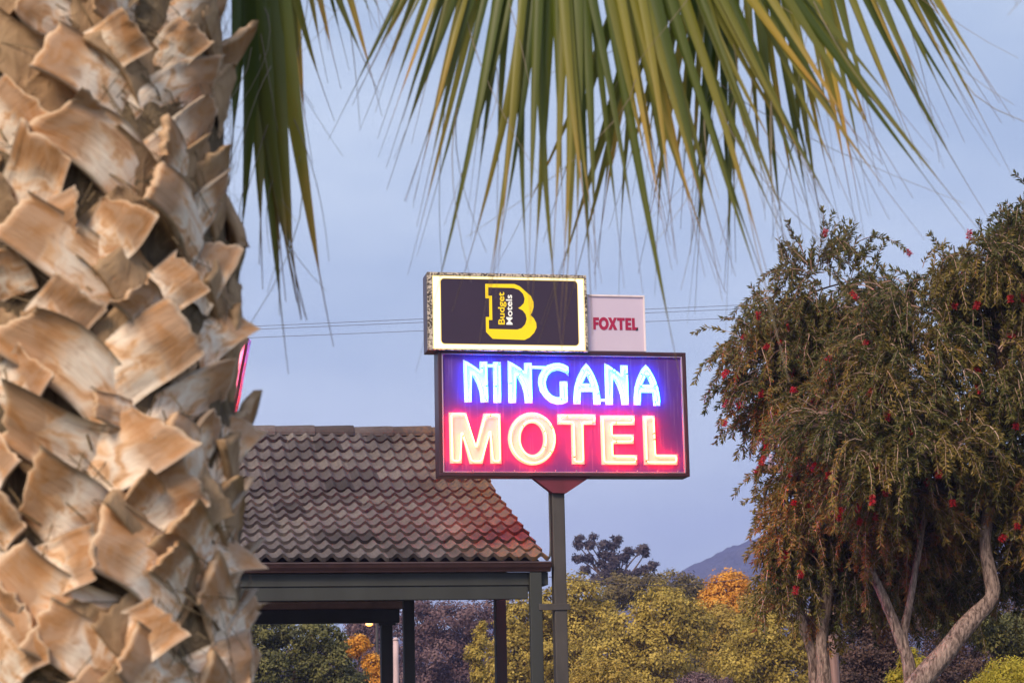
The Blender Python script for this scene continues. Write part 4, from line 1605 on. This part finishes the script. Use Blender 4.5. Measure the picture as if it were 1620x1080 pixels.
bg_tree('round_hedge', 'clipped round yellow-green hedge at the bottom right corner', 'hedge', 15.5, [(1600, 1084, 66, 46), (1566, 1098, 38, 38), (1650, 1095, 60, 50), (1600, 1180, 75, 80), (1660, 1180, 60, 80)], 34000, .034, 20, trunk=False, group=None, cat='hedge', elong=.4)
# far wood along the horizon
xs_ = np.linspace(-700, 2400, 64)
blb = []
r9 = np.random.default_rng(5)
for x in xs_:
    blb.append((x, 1065 + r9.normal(0, 14), 44 + r9.uniform(0, 20), 44))
C = np.array([at(x, y, 170) for x, y, *_ in blb])
V, Fc, U = leaf_cloud(C, np.array([b[2] * 170 / F for b in blb]), np.array([b[3] * 170 / F for b in blb]), 26000, .55, 60, 77)
o = obj('distant_wood', V, Fc, FM['purple'], None, False, U)
tag(o, 'dusky far-off belt of trees along the foot of the hill', 'wood', kind='stuff')

# ------------------------------------------------------------------ poles, street lamp, wires
MAT_TIMBER = bark('pole_timber', (.20, .12, .11), (.42, .28, .26), 10, .06)
b = at(1315, 1000, 26)
k = 26 / F
up_ = thing('utility_pole', 'pinkish timber utility pole close behind the slender bottlebrush trunk', 'pole', (b[0], b[1], 0))
ztop = at(1312, 700, 26)[2]
MB().add(*tube([(b[0], b[1], z) for z in np.linspace(0, ztop, 12)], np.linspace(10.5, 8.5, 12) * k, 14)).build('shaft', MAT_TIMBER, up_, True)
MB().box(np.array([b[0], b[1] - .12, ztop - .35]), EX, -OUT, EZ, (-.8, -.04, -.05), (.8, .04, .05)).build('crossarm', MAT_TIMBER, up_, bevel=.005)
for q in (-.7, -.35, .35, .7):
    c_ = np.array([b[0], b[1] - .12, ztop - .3]) + EX * q
    MB().add(*tube([c_, c_ + EZ * .05, c_ + EZ * .09, c_ + EZ * .14], np.array([.02, .035, .022, .03]), 8)).build('insulator', MAT_TRIM, up_, True)
b = at(626, 1000, 70)
k = 70 / F
up2 = thing('concrete_pole', 'pale pinkish pole standing between the slim post and the next carport post', 'pole', (b[0], b[1], 0))
zt2 = at(626, 1012, 70)[2]
MAT_CONC = paint('pale_concrete', (.50, .36, .38), .2, .8)
MB().add(*tube([(b[0], b[1], z) for z in np.linspace(0, zt2, 8)], np.linspace(5.5, 4.2, 8) * k, 12)).build('shaft', MAT_CONC, up2, True)
MB().add(*tube([(b[0], b[1], zt2), (b[0], b[1], zt2 + .06), (b[0], b[1], zt2 + .1)], np.array([5.2, 4, .5]) * k, 12)).build('cap', MAT_CONC, up2, True)
b = at(596, 1000, 72)
hd = at(584, 986, 72)
sl_ = thing('street_lamp', 'lit amber street lamp glowing just under the dark canopy beam', 'street lamp', (b[0], b[1], 0))
P, R = smooth_path([(b[0], b[1], 0), (b[0], b[1], 2.5), (b[0], b[1], hd[2] - .1), (hd[0] + .1, hd[1], hd[2] + .12), (hd[0], hd[1], hd[2] + .1)], [.07, .06, .05, .035, .03], 6)
MB().add(*tube(P, R, 8)).build('column', MAT_POLE, sl_, True)
P = [hd + np.array([0, 0, .10]), hd + np.array([0, 0, .07]), hd + np.array([0, 0, .03])]
MB().add(*tube(P, np.array([.04, .09, .10]), 12)).build('hood', MAT_POLE, sl_, True)
P = [hd + np.array([0, 0, .028]), hd, hd - np.array([0, 0, .05]), hd - np.array([0, 0, .09])]
MB().add(*tube(P, np.array([.09, .13, .11, .03]), 12)).build('lamp_lens', emitter('amber_lamp', (1, .30, .03), 2.2), sl_, True)

MAT_WIRE = paint('wire', (.09, .08, .10), .1, .5)
for nm, ys_, lab in (('a', (516, 484), 'topmost of the three thin overhead wires crossing behind the sign'), ('b', (521, 490), 'middle one of the three thin overhead wires crossing behind the sign'), ('c', (534, 504), 'lowest of the three thin overhead wires crossing behind the sign')):
    pts = []
    for i in range(41):
        q = i / 40
        x = -500 + q * 2700
        y = ys_[0] + (ys_[1] - ys_[0]) * (x - 400) / 740
        p = at(x, y, 75 + 8 * q)
        p[2] -= 0
        pts.append(p)
    o = MB().add(*tube(pts, .010, 5)).build('overhead_wire', MAT_WIRE, None, True)
    tag(o, lab, 'wire', 'overhead wires')
pts = []
for i in range(31):
    q = i / 30
    x, y = 868 + q * 440, 912 + 24 * math.sin(math.pi * q) - 24 * q
    pts.append(at(x, y, 24 + 4 * q))
o = MB().add(*tube(pts, .0045, 5)).build('service_cable', MAT_WIRE, None, True)
tag(o, 'dark sagging cable running from the carport corner to the timber pole', 'cable')

# ------------------------------------------------------------------ air
t = NT('air')
pv = t.n('ShaderNodeVolumePrincipled')
pv.inputs['Color'].default_value = (.42, .47, 1.0, 1)
pv.inputs['Density'].default_value = .0007
pv.inputs['Anisotropy'].default_value = 0
t.l(pv.outputs[0], t.out.inputs['Volume'])
mb = MB().box(np.zeros(3), np.array([1., 0, 0]), np.array([0, 1., 0]), EZ, (-1450, -300, -4), (1450, 1560, 150))
tag(mb.build('haze', t.m), 'thin bluish evening haze between the signs and the hill', 'haze', kind='stuff')
